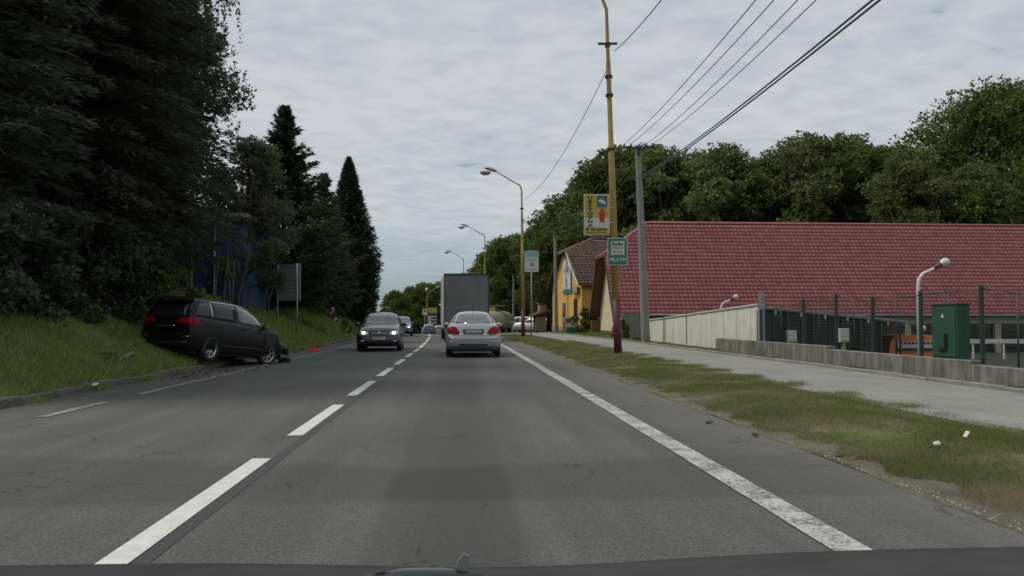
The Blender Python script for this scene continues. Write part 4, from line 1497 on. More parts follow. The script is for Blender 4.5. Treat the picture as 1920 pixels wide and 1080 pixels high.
# ------------------------------------------------------------------ red-roofed hall
XG = at(1168, 600, 55).x              # gable wall
Y1, Y2 = 55.0, 64.0
YR = (Y1 + Y2) / 2
ZR = at(1400, 420, YR).z
ZE = at(1400, 589, Y1 - .5).z
ZC = 5.9
XEND = 50.0
hall = empty('red_roofed_hall', (0, 0, 0), 0, 'long hall with a steep red tiled roof across the right side', 'building')
XV = XG - .75                       # verge overhang
ye0, ye1 = Y1 - .6, Y2 + .6
slope = (ZR - ZE) / (YR - ye0)
yc0 = ye0 + (ZC - ZE) / slope
yc1 = ye1 - (ZC - ZE) / slope
xr = at(1212, 419, YR).x
upn = Vector((0, YR - ye0, ZR - ZE))
SL = upn.length
tc_ = SL * (ZC - ZE) / (ZR - ZE)


def ins_red(s_, t_):
    if t_ > SL - .05: return False
    if t_ < tc_: return True
    return s_ > (xr - XV) * (t_ - tc_) / (SL - tc_)


# slope decks
deck = MB()
for (a_, b2, sgn) in ((ye0, yc0, 1), (ye1, yc1, -1)):
    poly = [Vector((XV, a_, ZE)), Vector((XEND, a_, ZE)), Vector((XEND, YR, ZR)), Vector((xr, YR, ZR)), Vector((XV, b2, ZC))]
    deck.prism(poly, (0, 0, -.12))
deck.prism([Vector((XV, yc0, ZC)), Vector((xr, YR, ZR)), Vector((XV, yc1, ZC))], (0, 0, -.12))
deck.build('roof', M['brown_wood'], hall)
rt = tiled(Vector((XV, ye0, ZE + .02)), (1, 0, 0), upn, int((XEND - XV) / .30), int(SL / .345), .30, .345, ins_red, M['tile_red'], 'roof_tiles', hall)
# hip end tiles
hp = Vector((xr - XV, 0, ZR - ZC))
HL = hp.length
hw = yc1 - yc0
tiled(Vector((XV, yc0, ZC + .02)), (0, 1, 0), hp, int(hw / .3) + 1, int(HL / .345), .30, .345,
      lambda s_, t_: hw / 2 * t_ / HL < s_ < hw - hw / 2 * t_ / HL, M['tile_red'], 'hip_tiles', hall)
# ridge and hip caps, verge boards, gutter
MB().tube([(xr, YR, ZR + .03), (XEND, YR, ZR + .03)], .11, 8).tube([(XV, yc0, ZC + .03), (xr, YR, ZR + .05)], .10, 8).tube([(XV, yc1, ZC + .03), (xr, YR, ZR + .05)], .10, 8).build('ridge_cap', M['tile_red'], hall)
for (a_, b2) in ((ye0, yc0), (ye1, yc1)):
    v0, v1 = Vector((XV, a_, ZE - .1)), Vector((XV, b2, ZC - .05))
    MB().prism([v0, v1, v1 - Vector((0, 0, .42)), v0 - Vector((0, 0, .42))], (-.05, 0, 0)).build('bargeboard', M['brown_wood'], hall)
    # boarded underside of the overhang
    MB().prism([v0 - Vector((0, 0, .06)), v1 - Vector((0, 0, .06)), v1 + Vector((.75, 0, -.06)), v0 + Vector((.75, 0, -.06))], (0, 0, -.05)).build('soffit', M['brown_wood2'], hall)
MB().tube([(XV, ye0 - .06, ZE - .06), (XEND, ye0 - .06, ZE - .06)], .07, 8).build('gutter', M['grey_metal'], hall)
# gable wall and the brown foot of the far verge
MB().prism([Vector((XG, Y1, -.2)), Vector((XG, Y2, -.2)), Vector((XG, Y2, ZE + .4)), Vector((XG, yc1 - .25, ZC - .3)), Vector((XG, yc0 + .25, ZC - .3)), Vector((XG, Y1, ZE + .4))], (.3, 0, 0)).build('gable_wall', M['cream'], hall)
MB().box((XG + .1, YR, .15), (.4, Y2 - Y1 + .05, .5)).build('plinth', M['brown_wood2'], hall)
for yy_ in (58.1, 58.9):
    f_ = MB().box((XG - .01, yy_, 2.9), (.06, .34, 1.9)).build('window', M['brown_wood'], hall)
    MB().box((XG - .045, yy_, 2.9), (.02, .22, 1.76)).build('pane', M['dark_glass'], f_)
MB().box((XG - .2, Y2 + .15, .55), (1.0, .5, 1.3)).build('verge_foot', M['brown_wood2'], hall)
# long wall: cream band, piers, dark glazed bays
Zband0 = at(1700, 606, Y1).z
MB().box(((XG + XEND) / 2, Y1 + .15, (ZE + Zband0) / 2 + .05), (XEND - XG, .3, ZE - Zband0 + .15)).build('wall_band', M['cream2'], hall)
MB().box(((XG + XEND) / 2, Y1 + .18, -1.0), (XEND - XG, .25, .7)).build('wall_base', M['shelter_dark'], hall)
x_ = XG + .4
k = 0
while x_ < XEND - 3:
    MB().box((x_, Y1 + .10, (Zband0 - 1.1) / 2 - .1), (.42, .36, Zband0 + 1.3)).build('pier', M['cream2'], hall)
    w_ = 2.9
    wn_ = MB().box((x_ + .21 + w_ / 2 - .02, Y1 + .24, (Zband0 - .65) / 2), (w_, .06, Zband0 + .65)).build('window', M['brown_wood'], hall)
    for q in range(2):
        MB().box((x_ + .21 + w_ * (.25 + .5 * q), Y1 + .19, (Zband0 - .65) / 2), (w_ / 2 - .1, .03, Zband0 + .55)).build('pane', M['dark_glass'], wn_)
    x_ += .42 + w_ - .04
    k += 1
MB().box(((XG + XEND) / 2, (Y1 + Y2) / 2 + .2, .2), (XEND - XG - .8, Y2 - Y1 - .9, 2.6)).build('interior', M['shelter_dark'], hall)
# white rail before the long wall at the right
pa = at(1820, 640, 46)
t = empty('handrail', (pa.x, 46, -1.15), 0, 'white handrail before the hall windows at the right edge', 'railing')
MB().box((5, 0, pa.z + 1.15), (11, .12, .25)).build('rail', M['white'], t)
for k in range(6):
    MB().box((.2 + k * 1.9, .1, (pa.z + 1.1) / 2 - .05), (.08, .08, pa.z + .95)).build('post', M['white'], t)

# ------------------------------------------------------------------ yellow house
YA = 68.0
pa = at(1091, 600, YA)
rz_y = R_(10)
house = empty('yellow_house', (pa.x, YA, zr(YA) + .1), rz_y, 'yellow house with a brown tiled half-hipped roof beyond the hall', 'building')
hz0 = zr(YA) + .1
he = at(1091, 533, YA).z - hz0
gw = 8.6
hr = at(1120, 446, YA + 4).z - hz0
hc = at(1067, 471, YA + 2.5).z - hz0
L_ = 14
sl = (hr - he) / (gw / 2 + .4)
ya0, ya1 = -.4, gw + .4
yc0_ = ya0 + (hc - he + .1) / sl
yc1_ = ya1 - (hc - he + .1) / sl
MB().prism([(0, 0, -.4), (0, gw, -.4), (0, gw, he + .1), (0, yc1_, hc - .15), (0, yc0_, hc - .15), (0, 0, he + .1)], (.3, 0, 0)).build('gable_wall', M['yellow_wall'], house)
MB().box((L_ / 2 + .15, .15, he / 2 - .2), (L_ - .3, .3, he + .5)).box((L_ / 2 + .15, gw - .15, he / 2 - .2), (L_ - .3, .3, he + .5)).build('side_wall', M['yellow_wall'], house)
MB().box((-.02, gw / 2, .1), (.1, gw + .1, .9)).box((L_ / 2, -.03, .1), (L_, .1, .9)).build('plinth', M['plinth'], house)
xrd = 2.6
oh = -.45
dk = MB()
for (a_, b2) in ((ya0, yc0_), (ya1, yc1_)):
    dk.prism([Vector((oh, a_, he)), Vector((L_, a_, he)), Vector((L_, gw / 2, hr)), Vector((xrd, gw / 2, hr)), Vector((oh, b2, hc))], (0, 0, -.12))
dk.prism([Vector((oh, yc0_, hc)), Vector((xrd, gw / 2, hr)), Vector((oh, yc1_, hc))], (0, 0, -.12))
dk.build('roof', M['brown_wood'], house)
upv = Vector((0, gw / 2 - ya0, hr - he)); SL2 = upv.length; tcc = SL2 * (hc - he) / (hr - he)
tiled(Vector((oh, ya0, he + .02)), (1, 0, 0), upv, int((L_ - oh) / .33), int(SL2 / .36), .33, .36,
      lambda s_, t_: t_ < SL2 - .05 and (t_ < tcc or s_ > (xrd - oh) * (t_ - tcc) / (SL2 - tcc)), M['tile_brown'], 'roof_tiles', house)
hp = Vector((xrd - oh, 0, hr - hc)); HL2 = hp.length; hw2 = yc1_ - yc0_
tiled(Vector((oh, yc0_, hc + .02)), (0, 1, 0), hp, int(hw2 / .33) + 1, int(HL2 / .36), .33, .36,
      lambda s_, t_: hw2 / 2 * t_ / HL2 < s_ < hw2 - hw2 / 2 * t_ / HL2, M['tile_brown'], 'hip_tiles', house)
MB().tube([(oh, yc0_, hc + .05), (xrd, gw / 2, hr + .05), (L_, gw / 2, hr + .05)], .1, 8).tube([(oh, yc1_, hc + .05), (xrd, gw / 2, hr + .05)], .1, 8).build('ridge_cap', M['tile_brown'], house)
for (a_, b2) in ((ya0, yc0_), (ya1, yc1_)):
    v0, v1 = Vector((oh, a_, he - .0)), Vector((oh, b2, hc - .0))
    MB().prism([v0, v1, v1 - Vector((0, 0, .22)), v0 - Vector((0, 0, .22))], (-.04, 0, 0)).build('bargeboard', M['white'] if a_ < 0 else M['brown_wood'], house)
MB().tube([(oh, ya0 - .05, he - .05), (L_, ya0 - .05, he - .05)], .06, 8).build('gutter', M['brown_wood'], house)
for (y_, z0, z1, w_) in ((1.55, .9, 3.0, .85), (4.9, .75, 2.7, .7), (7.5, 1.1, 2.6, .7)):
    f_ = MB().box((-.03, y_, (z0 + z1) / 2), (.08, w_, z1 - z0)).build('window', M['brown_wood2'], house)
    for s_ in (-1, 1):
        MB().box((-.08, y_ + s_ * w_ * .23, (z0 + z1) / 2), (.02, w_ * .38, z1 - z0 - .15)).build('pane', M['dark_glass'], f_)
# poster on the gable, small shop sign, banner on the ground
zp0, zp1 = at(1060, 551, YA + 4).z - hz0, at(1060, 482, YA + 4).z - hz0
ps = MB().box((-.05, 3.9, (zp0 + zp1) / 2), (.06, 2.35, zp1 - zp0)).build('poster', M['green_print'], house)
MB().box((-.09, 3.9, (zp0 + zp1) / 2 + .15), (.02, 2.15, zp1 - zp0 - .5)).build('poster_print', M['sign_white'], ps)
mb = MB()
for k in range(9):
    a_ = random.uniform(0, 3.14)
    mb.box((-.105, 3.9 + random.uniform(-.6, .6), (zp0 + zp1) / 2 + random.uniform(-.9, 1.1)), (.01, random.uniform(.15, .5), random.uniform(.15, .6)), rx=a_)
mb.build('poster_figure', M['poster_grey'], ps)
zq = at(1082, 545, YA + 1.2).z - hz0
sb = MB().box((-.14, 1.15, zq), (.2, 1.45, .55)).build('shop_sign', M['brown_wood2'], house)
MB().box((-.25, 1.15, zq + .1), (.01, 1.2, .1)).box((-.25, 1.15, zq - .1), (.01, 1.0, .08)).build('shop_lettering', M['sign_white'], sb)
pb = at(1070, 606, 66)
t = empty('banner_board', (pb.x, 66, zr(66) + .1), R_(8), 'white and green banner board standing before the yellow house', 'banner')
bz = at(1070, 594, 66).z - zr(66) - .1
MB().box((0, 0, bz / 2), (1.25, .04, bz)).build('panel', M['sign_white'], t)
MB().box((0.1, -.025, bz * .22), (1.0, .01, bz * .35)).build('green_print', M['green_print'], t)
MB().box((-.54, -.025, bz * .35), (.12, .01, bz * .6)).build('red_print', M['red_print'], t)
MB().box((-.2, -.025, bz * .78), (.5, .01, bz * .25)).build('brown_print', M['brown_wood2'], t)
text('TS', .42, M['dark_print'], t, (.12, -.035, bz * .42)) if False else None
for s_ in (-1, 1):
    MB().box((s_ * .64, .03, bz / 2), (.04, .04, bz + .1)).build('post', M['dark_metal'], t)


# ------------------------------------------------------------------ plank fences
def plank_fence(A, B, zb_, zt_, n_, label, mat):
    A, B = Vector(A), Vector(B)
    d = B - A
    t = empty('plank_fence', (A.x, A.y, zb_), math.atan2(d.y, d.x), label, 'fence')
    w_ = d.length / n_
    for k in range(n_):
        MB().box(((k + .5) * w_, random.uniform(-.008, .008), (zt_ - zb_) / 2 + random.uniform(-.03, .03)), (w_ * .93, .025, zt_ - zb_)).build('plank', mat, t)
    MB().box((d.length / 2, .04, .35), (d.length, .05, .08)).box((d.length / 2, .04, zt_ - zb_ - .3), (d.length, .05, .08)).build('rail', M['brown_wood'], t)
    return t


a_ = at(1166, 600, 51.5); b_ = at(1213, 600, 47.0)
plank_fence((a_.x, 51.5, 0), (b_.x, 47.0, 0), .1, at(1180, 589, 50).z, 14, 'dark green plank fence behind the concrete power pole', M['green_wood'])
a_ = at(1107, 600, 66.5); b_ = at(1126, 600, 65.5)
plank_fence((a_.x, 66.5, 0), (b_.x, 65.5, 0), .1, at(1115, 596, 66).z, 7, 'short dark plank fence between the yellow house and the hall', M['green_wood'])

# ------------------------------------------------------------------ white board wall and dark open shelter
WX = 9.45
A = at(1215, 601, 42.0); B = at(1421, 572, 26.6)
A.x = A.x + .0
zA0 = at(1215, 637, 42.0).z
zB0 = at(1421, 641, 26.6).z
d = Vector((B.x - A.x, B.y - A.y, 0))
wall = empty('board_wall', (A.x, A.y, 0), math.atan2(d.y, d.x), 'cream board side wall of the low shelter by the pavement', 'wall')
nbd = 22
Ld = d.length
for k in range(nbd):
    s0, s1 = k / nbd, (k + 1) / nbd
    x0, x1 = s0 * Ld + .008, s1 * Ld - .008
    zb0, zb1 = zA0 + (zB0 - zA0) * s0 - .5, zA0 + (zB0 - zA0) * s1 - .5
    zt0, zt1 = A.z + (B.z - A.z) * s0, A.z + (B.z - A.z) * s1
    o_ = .006 * (k % 2)
    MB().prism([(x0, o_, zb0), (x1, o_, zb1), (x1, o_, zt1), (x0, o_, zt0)], (0, .04, 0)).build('board', M['white_board'], wall)
MB().prism([(0, -.04, A.z), (Ld, -.04, B.z), (Ld, -.04, B.z + .05), (0, -.04, A.z + .05)], (0, .14, 0)).build('coping', M['white'], wall)
for s0 in (0.003, .46):
    xq = s0 * Ld
    MB().box((xq, -.02, (A.z + (B.z - A.z) * s0 + zA0) / 2), (.05, .03, A.z + (B.z - A.z) * s0 - zA0)).build('cover_strip', M['grey_metal'], wall)

sh = empty('open_shelter', (B.x, B.y, -1.15), 0, 'low dark open shelter beyond the green wire fence', 'shelter')
C_ = at(1722, 603, 33.5)
dv = Vector((C_.x - B.x, C_.y - B.y, 0))
Ls = dv.length
sh.rotation_euler.z = math.atan2(dv.y, dv.x)
zb_t, zc_t = B.z + 1.15, C_.z + 1.15
D = 5.0
inv = Matrix.Rotation(-sh.rotation_euler.z, 3, 'Z')
bk = inv @ Vector((A.x - B.x, A.y - B.y, 0)) * .55      # back corner, along the inside of the board wall
bk2 = inv @ Vector((dv.x + 1.5, dv.y + 6.5, 0))
ins = inv @ Vector((.12, .1, 0))
MB().prism([(ins.x, ins.y, zb_t - .12), (Ls, 0, zc_t - .12), (bk2.x, bk2.y, zc_t - .25), (bk.x + ins.x, bk.y + ins.y, zb_t - .33)], (0, 0, .10)).build('roof', M['grey_metal'], sh)
MB().prism([(0, -.04, zb_t - .24), (Ls, -.04, zc_t - .24), (Ls, -.04, zc_t - .03), (0, -.04, zb_t - .03)], (0, .03, 0)).build('fascia', M['white_board'], sh) if False else \
    MB().prism([(0, -.05, zb_t - .07), (Ls, -.05, zc_t - .07), (Ls, -.05, zc_t - .01), (0, -.05, zb_t - .01)], (0, .04, 0)).build('fascia', M['galv'], sh)
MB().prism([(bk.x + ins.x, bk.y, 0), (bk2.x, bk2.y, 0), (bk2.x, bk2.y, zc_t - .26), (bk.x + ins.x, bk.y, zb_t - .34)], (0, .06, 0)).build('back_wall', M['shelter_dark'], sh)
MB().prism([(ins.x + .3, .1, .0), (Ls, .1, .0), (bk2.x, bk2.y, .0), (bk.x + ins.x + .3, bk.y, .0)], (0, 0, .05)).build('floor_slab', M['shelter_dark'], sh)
# dark netting curtain along the front
net = MB()
for k in range(26):
    x0 = Ls * k / 26 + .02; x1 = Ls * (k + 1) / 26 - .02
    zt0 = zb_t + (zc_t - zb_t) * (k / 26) - .15
    zt1 = zb_t + (zc_t - zb_t) * ((k + 1) / 26) - .15
    if k < 19:
        MB().prism([(x0, .05 + .015 * (k % 2), 0), (x1, .05 + .015 * (k % 2), 0), (x1, .05 + .015 * (k % 2), zt1), (x0, .05 + .015 * (k % 2), zt0)], (0, .02, 0)).build('screen_panel', M['shelter_dark'], sh)
for k in range(8):
    x0 = .06 + k * (Ls - .1) / 7
    zt0 = zb_t + (zc_t - zb_t) * (x0 / Ls) - .12
    MB().box((x0, -.02, zt0 / 2), (.07, .07, zt0)).build('post', M['green_metal'], sh)
for k in range(7):
    x0 = .9 + k * (Ls - 1.4) / 6.5
    zt0 = zb_t + (zc_t - zb_t) * (x0 / Ls) - .2
    MB().box((x0, -.09, zt0), (.05, .05, .14)).build('bracket', M['white'], sh)
MB().box((.1, -.08, (zb_t + .5) / 2 + .45), (.18, .12, zb_t - .55)).build('corner_post', M['grey_metal'], sh)
MB().lathe([(.001, .13), (.1, .1), (.14, 0), (.1, -.12), (.001, -.14)], Matrix.Translation((Ls + .05, -.15, zc_t - .28)), 12).build('lamp', M['lamp_lens'], sh)

# warning boxes seen through the fence
for (px, py0, py1, Y, lab) in ((1484, 619, 642, 27.0, 'left of the two white meter boxes behind the wire fence'), (1582, 616, 642, 23.0, 'right of the two white meter boxes behind the wire fence')):
    p0 = at(px, py1, Y); p1 = at(px, py0, Y)
    t = empty('meter_box', (p0.x, Y, -1.1), 0, lab, 'box', 'white meter boxes behind the fence')
    MB().bbox((0, 0, (p0.z + p1.z) / 2 + 1.1), (.32 * Y / 27, .15, p1.z - p0.z), .01).build('box', M['sign_white'], t)
    MB().box((0, .02, (p0.z + 1.1) / 2), (.1, .1, p0.z + 1.1)).build('post', M['grey_metal'], t)
    MB().box((0.0, -.082, p0.z + 1.14), (.25, .01, .05)).build('warning_strip', M['yellow_print'], t)

# ------------------------------------------------------------------ stepped concrete wall by the pavement
def wall_run(Ya, Yb, zt_, lab, n_, th=.22, xo=0.0):
    t = empty('concrete_wall', (9.42 + xo, (Ya + Yb) / 2, 0), 0, lab, 'wall', 'stepped concrete retaining wall')
    L0 = (Yb - Ya) / n_
    for k in range(n_):
        y_ = (k + .5) * L0 - (Yb - Ya) / 2
        MB().bbox((random.uniform(-.006, .006), y_, (zt_ - .6) / 2 - .0), (th, L0 - .012, zt_ + .6), .012).build('concrete_panel', M['wall_concrete'], t)
    return t


s1 = on(1550, 648, 0.0)
def yat(px, x=9.31):
    d_ = ray(px, 600); return x * d_.y / d_.x


ya_, yb_, yc_ = yat(1550), yat(1818), 41.0
zt1_ = at(1400, 645, yat(1400)).z
zt1_ = at(1548, 649, ya_).z
zt2_ = at(1700, 667, yat(1700)).z
zt3_ = at(1900, 691, yat(1900)).z
print('wall', ya_, yb_, zt1_, zt2_, zt3_, 'hall', XG, XV, ZR, ZE, 'house', he, hr, hc)
wall_run(ya_, 29.2, zt1_, 'far and highest run of the stained concrete wall', 5)
wall_run(yb_, ya_, zt2_, 'middle run of the stained concrete wall, under the green cabinet', 3)
wall_run(4.0, yb_, zt3_, 'nearest and lowest run of the stained concrete wall', 5)
# coping caps: slabs standing proud
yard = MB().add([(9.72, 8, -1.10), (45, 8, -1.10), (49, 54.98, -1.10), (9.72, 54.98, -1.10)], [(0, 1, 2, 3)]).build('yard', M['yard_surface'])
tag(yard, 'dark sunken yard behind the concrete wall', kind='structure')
# green cabinet on the wall
yq0, yq1 = yat(1793, 9.42), yat(1746, 9.42)
zc0 = zt2_ - .004
zc1 = at(1746, 572, yq1).z
cab = empty('cable_cabinet', (9.42, (yq0 + yq1) / 2, zc0), 0, 'green metal cable cabinet standing on the concrete wall', 'cabinet')
hc_ = zc1 - zc0
wc_ = yq1 - yq0
MB().bbox((.14, 0, hc_ / 2), (.26, wc_, hc_), .008).build('body', M['cabinet'], cab)
MB().bbox((.14, 0, hc_ + .012), (.30, wc_ + .05, .03), .006).build('lid', M['cabinet'], cab)
MB().box((.002, 0, hc_ / 2), (.012, wc_ - .07, hc_ - .08)).build('door', M['cabinet'], cab)
MB().box((-.03, -wc_ * .12, hc_ * .33), (.06, .035, hc_ * .26)).box((-.03, -wc_ * .02 + .06, hc_ * .20), (.06, .26, .035)).build('handle', M['green_metal'], cab)
MB().prism([(-.008, -.03, hc_ * .76), (-.008, .07, hc_ * .76), (-.008, .02, hc_ * .84)], (-.004, 0, 0)).build('warning_sign', M['sign_white'], cab)

# ------------------------------------------------------------------ green wire fence on the wall
posts = [(1427, 579, 645), (1507, 560, 646), (1568, 551, 656), (1637, 556, 660), (1727, 545, 662), (1841, 534, 700), (1985, 548, 720)]
fx = 9.60
fp = []
fence = empty('wire_fence', (fx, yat(1427, fx), 0), 0, 'tall green wire mesh fence on top of the concrete wall', 'fence')
oy = yat(1427, fx)
for (px, pt_, pb0) in posts:
    Yp = yat(px, fx)
    top_, bot_ = at(px, pt_, Yp), at(px, pb0, Yp)
    fp.append((Yp - oy, top_.z, bot_.z))
for i, (y_, zt_, zb0) in enumerate(fp):
    MB().bbox((0, y_, (zt_ + zb0 - .5) / 2), (.07, .07, zt_ - zb0 + .5), .01).build('post', M['green_metal'], fence)
mesh_mb = MB()
wires = []
for i in range(len(fp) - 1):
    (ya, ta, ba), (yb, tb, bb) = fp[i], fp[i + 1]
    zt_ = min(ta, tb) - .05 + .03
    zb0 = min(ba, bb) + .02
    MB().tube([(0, ya, ta - .06), (0, yb, tb - .10)], .012, 5).build('top_wire', M['wire'], fence)
    ncol = max(4, int(abs(yb - ya) / .06)); nrow = 16
    for c__ in range(1, ncol):
        y_ = ya + (yb - ya) * c__ / ncol
        tz = (ta - .06) + ((tb - .10) - (ta - .06)) * c__ / ncol
        wires.append(((0, y_, zb0), (0, y_, tz), .0026))
    for r__ in range(nrow):
        q = r__ / nrow
        wires.append(((.004, ya, zb0 + (ta - .06 - zb0) * q), (.004, yb, zb0 + (tb - .10 - zb0) * q), .0026))
    ym = (ya + yb) / 2
    MB().tube([(0, ym, zb0 - .1), (0, ym, (ta + tb) / 2 - .06)], .016, 6).build('brace', M['green_metal'], fence)
for (a, b_, r) in wires:
    mesh_mb.tube([a, b_], r, 3, cap=False)
wm = mesh_mb.build('wire_mesh', M['wire'], fence); wm['kind'] = 'stuff'

# ------------------------------------------------------------------ yard lamps
def yard_lamp(px, pyb, Y, pyt, label, s=1.0):
    base = at(px, pyb, Y)
    top = at(px, pyt, Y)
    z0 = -1.15
    t = empty('yard_lamp', (base.x, Y, z0), 0, label, 'lamp', 'white yard lamps')
    H = top.z - z0
    MB().tube([(0, 0, -.1), (0, 0, H - .45 * s), (.03 * s, 0, H - .25 * s), (.16 * s, 0, H - .08 * s), (.42 * s, 0, H + .03 * s), (.55 * s, 0, H + .1 * s)], [.062, .055, .052, .05, .045, .045], 12).build('pole', M['white'], t)
    q = Matrix.Translation((.64 * s, 0, H + .15 * s)) @ Matrix.Rotation(R_(62), 4, 'Y')
    hd = MB().lathe([(.001, -.14 * s), (.07 * s, -.14 * s), (.085 * s, .10 * s), (.001, .10 * s)], q, 14).build('lamp_socket', M['insul'], t)
    MB().lathe([(.07 * s, .10 * s), (.12 * s, .16 * s), (.13 * s, .30 * s), (.10 * s, .36 * s), (.001, .37 * s)], q, 14).build('lamp_globe', M['lamp_lens'], hd)
    return t


yard_lamp(1724, 660, 24.0, 508, 'taller white yard lamp standing beside the green cabinet', 1.0)
yard_lamp(1352, 600, 38.0, 565, 'small white yard lamp peeping over the cream board wall', .85)

# ------------------------------------------------------------------ vehicles
def pchip(xs, ys, q):
    n_ = len(xs)
    h = np.diff(xs); dl = np.diff(ys) / h
    m_ = np.zeros(n_)
    for i in range(1, n_ - 1):
        if dl[i - 1] * dl[i] > 0:
            w1, w2 = 2 * h[i] + h[i - 1], h[i] + 2 * h[i - 1]
            m_[i] = (w1 + w2) / (w1 / dl[i - 1] + w2 / dl[i])
    m_[0], m_[-1] = dl[0], dl[-1]
    i = min(n_ - 2, max(0, int(np.searchsorted(xs, q) - 1)))
    t = (q - xs[i]) / h[i]
    return ((1 + 2 * t) * (1 - t) ** 2 * ys[i] + t * (1 - t) ** 2 * h[i] * m_[i] + t * t * (3 - 2 * t) * ys[i + 1] + t * t * (t - 1) * h[i] * m_[i + 1])


def car_shell(st, crown=.035):
    """closed lofted shell through stations (y, zb, zs, zt, wm, ws, wt)"""
    st = np.array(st, float)
    ys = []
    for i in range(len(st) - 1):
        k = 3 if st[i + 1][0] - st[i][0] < .2 else 6
        ys += list(np.linspace(st[i][0], st[i + 1][0], k, endpoint=False))
    ys.append(st[-1][0])
    rings = []
    for y in ys:
        zb, zs, zt, wm, ws, wt = [pchip(st[:, 0], st[:, c_], y) for c_ in range(1, 7)]
        g = zt - zs
        ctrl = [(0, zb), (wm * .82, zb), (wm * .95, zb + .05), (wm * .995, zb + .5 * (zs - zb) * .6), (wm, zb + (zs - zb) * .62),
                (ws + .01, zs - .05), (ws - .01, zs), (ws - .035 - .01 * g, zs + min(.03, g * .3)), (ws * .45 + wt * .55 + .012, zs + g * .55),
                (wt, zt - min(.07, g * .3)), (wt - .05, zt - min(.02, g * .1)), (wt * .55, zt + crown * .7), (0, zt + crown)]
        # soften the corners by one corner-cutting pass
        pts = [ctrl[0]]
        for a, b in zip(ctrl[:-1], ctrl[1:]):
            pts.append((a[0] * .75 + b[0] * .25, a[1] * .75 + b[1] * .25)); pts.append((a[0] * .25 + b[0] * .75, a[1] * .25 + b[1] * .75))
        pts.append(ctrl[-1])
        right = [(x, y, z) for x, z in pts]
        left = [(-x, y, z) for x, z in pts[-2:0:-1]]
        rings.append(right + left)
    n_ = len(rings[0])
    vs = [p for r in rings for p in r]
    fs = []
    for i in range(len(rings) - 1):
        for k in range(n_):
            j = (k + 1) % n_
            fs.append((i * n_ + k, i * n_ + j, (i + 1) * n_ + j, (i + 1) * n_ + k))
    for idx, s_ in ((0, 1), (len(rings) - 1, -1)):
        c_ = np.mean(rings[idx], axis=0); vs.append(tuple(c_)); ci = len(vs) - 1
        for k in range(n_):
            j = (k + 1) % n_
            fs.append((idx * n_ + k, ci, idx * n_ + j) if s_ < 0 else (idx * n_ + j, ci, idx * n_ + k))
    me = bpy.data.meshes.new('body')
    me.from_pydata(vs, [], fs)
    bm = bmesh.new(); bm.from_mesh(me)
    bmesh.ops.recalc_face_normals(bm, faces=bm.faces)
    bm.to_mesh(me); bm.free()
    return me


def bvh_of(me):
    return BVHTree.FromPolygons([v.co.copy() for v in me.vertices], [tuple(p.vertices) for p in me.polygons])


AX = {'-y': (Vector((0, 1, 0)), lambda a, b: Vector((a, -9, b))), '+y': (Vector((0, -1, 0)), lambda a, b: Vector((a, 9, b))),
      '+x': (Vector((-1, 0, 0)), lambda a, b: Vector((9, a, b))), '-x': (Vector((1, 0, 0)), lambda a, b: Vector((-9, a, b)))}


def patch(name, bvh, axis, bot, top, mat, parent, off=.006, rows=8, sub=3, skirt=.03, hump=0.0):
    """thin shaped plate lying on the shell: region between two outlines seen along an axis"""
    d, org = AX[axis]

    def fine(pl):
        out = []
        for a, b in zip(pl[:-1], pl[1:]):
            for k in range(sub): out.append((a[0] + (b[0] - a[0]) * k / sub, a[1] + (b[1] - a[1]) * k / sub))
        return out + [pl[-1]]
    bot, top = fine(bot), fine(top)
    n_ = len(bot)
    vs, nr = [], []
    for r in range(rows + 1):
        t = r / rows
        for (a, b) in zip(bot, top):
            q = (a[0] + (b[0] - a[0]) * t, a[1] + (b[1] - a[1]) * t)
            hit = bvh.ray_cast(org(*q), d)
            if hit[0] is None:
                h2 = bvh.find_nearest(org(*q) + d * 7.5)
                p_, nn = h2[0], h2[1]
            else:
                p_, nn = hit[0], hit[1]
            if nn.dot(d) > 0: nn = -nn
            vs.append(p_); nr.append(nn)
    V = []
    for i, (p_, nn) in enumerate(zip(vs, nr)):
        r, c_ = divmod(i, n_)
        e = 0
        if hump:
            e = hump * math.sin(math.pi * r / rows) * math.sin(math.pi * c_ / (n_ - 1))
        V.append(p_ + nn * (off + e))
    fs = []
    for r in range(rows):
        for c_ in range(n_ - 1):
            i = r * n_ + c_
            fs.append((i, i + 1, i + n_ + 1, i + n_))
    # skirt
    border = [c_ for c_ in range(n_)] + [r * n_ + n_ - 1 for r in range(1, rows + 1)] + [rows * n_ + c_ for c_ in range(n_ - 2, -1, -1)] + [r * n_ for r in range(rows - 1, 0, -1)]
    b0 = len(V)
    for i in border: V.append(vs[i] - nr[i] * skirt)
    m_ = len(border)
    for k in range(m_):
        j = (k + 1) % m_
        fs.append((border[k], border[j], b0 + j, b0 + k))
    mb = MB(); mb.add(V, fs, True)
    o = mb.build(name, mat, parent)
    return o


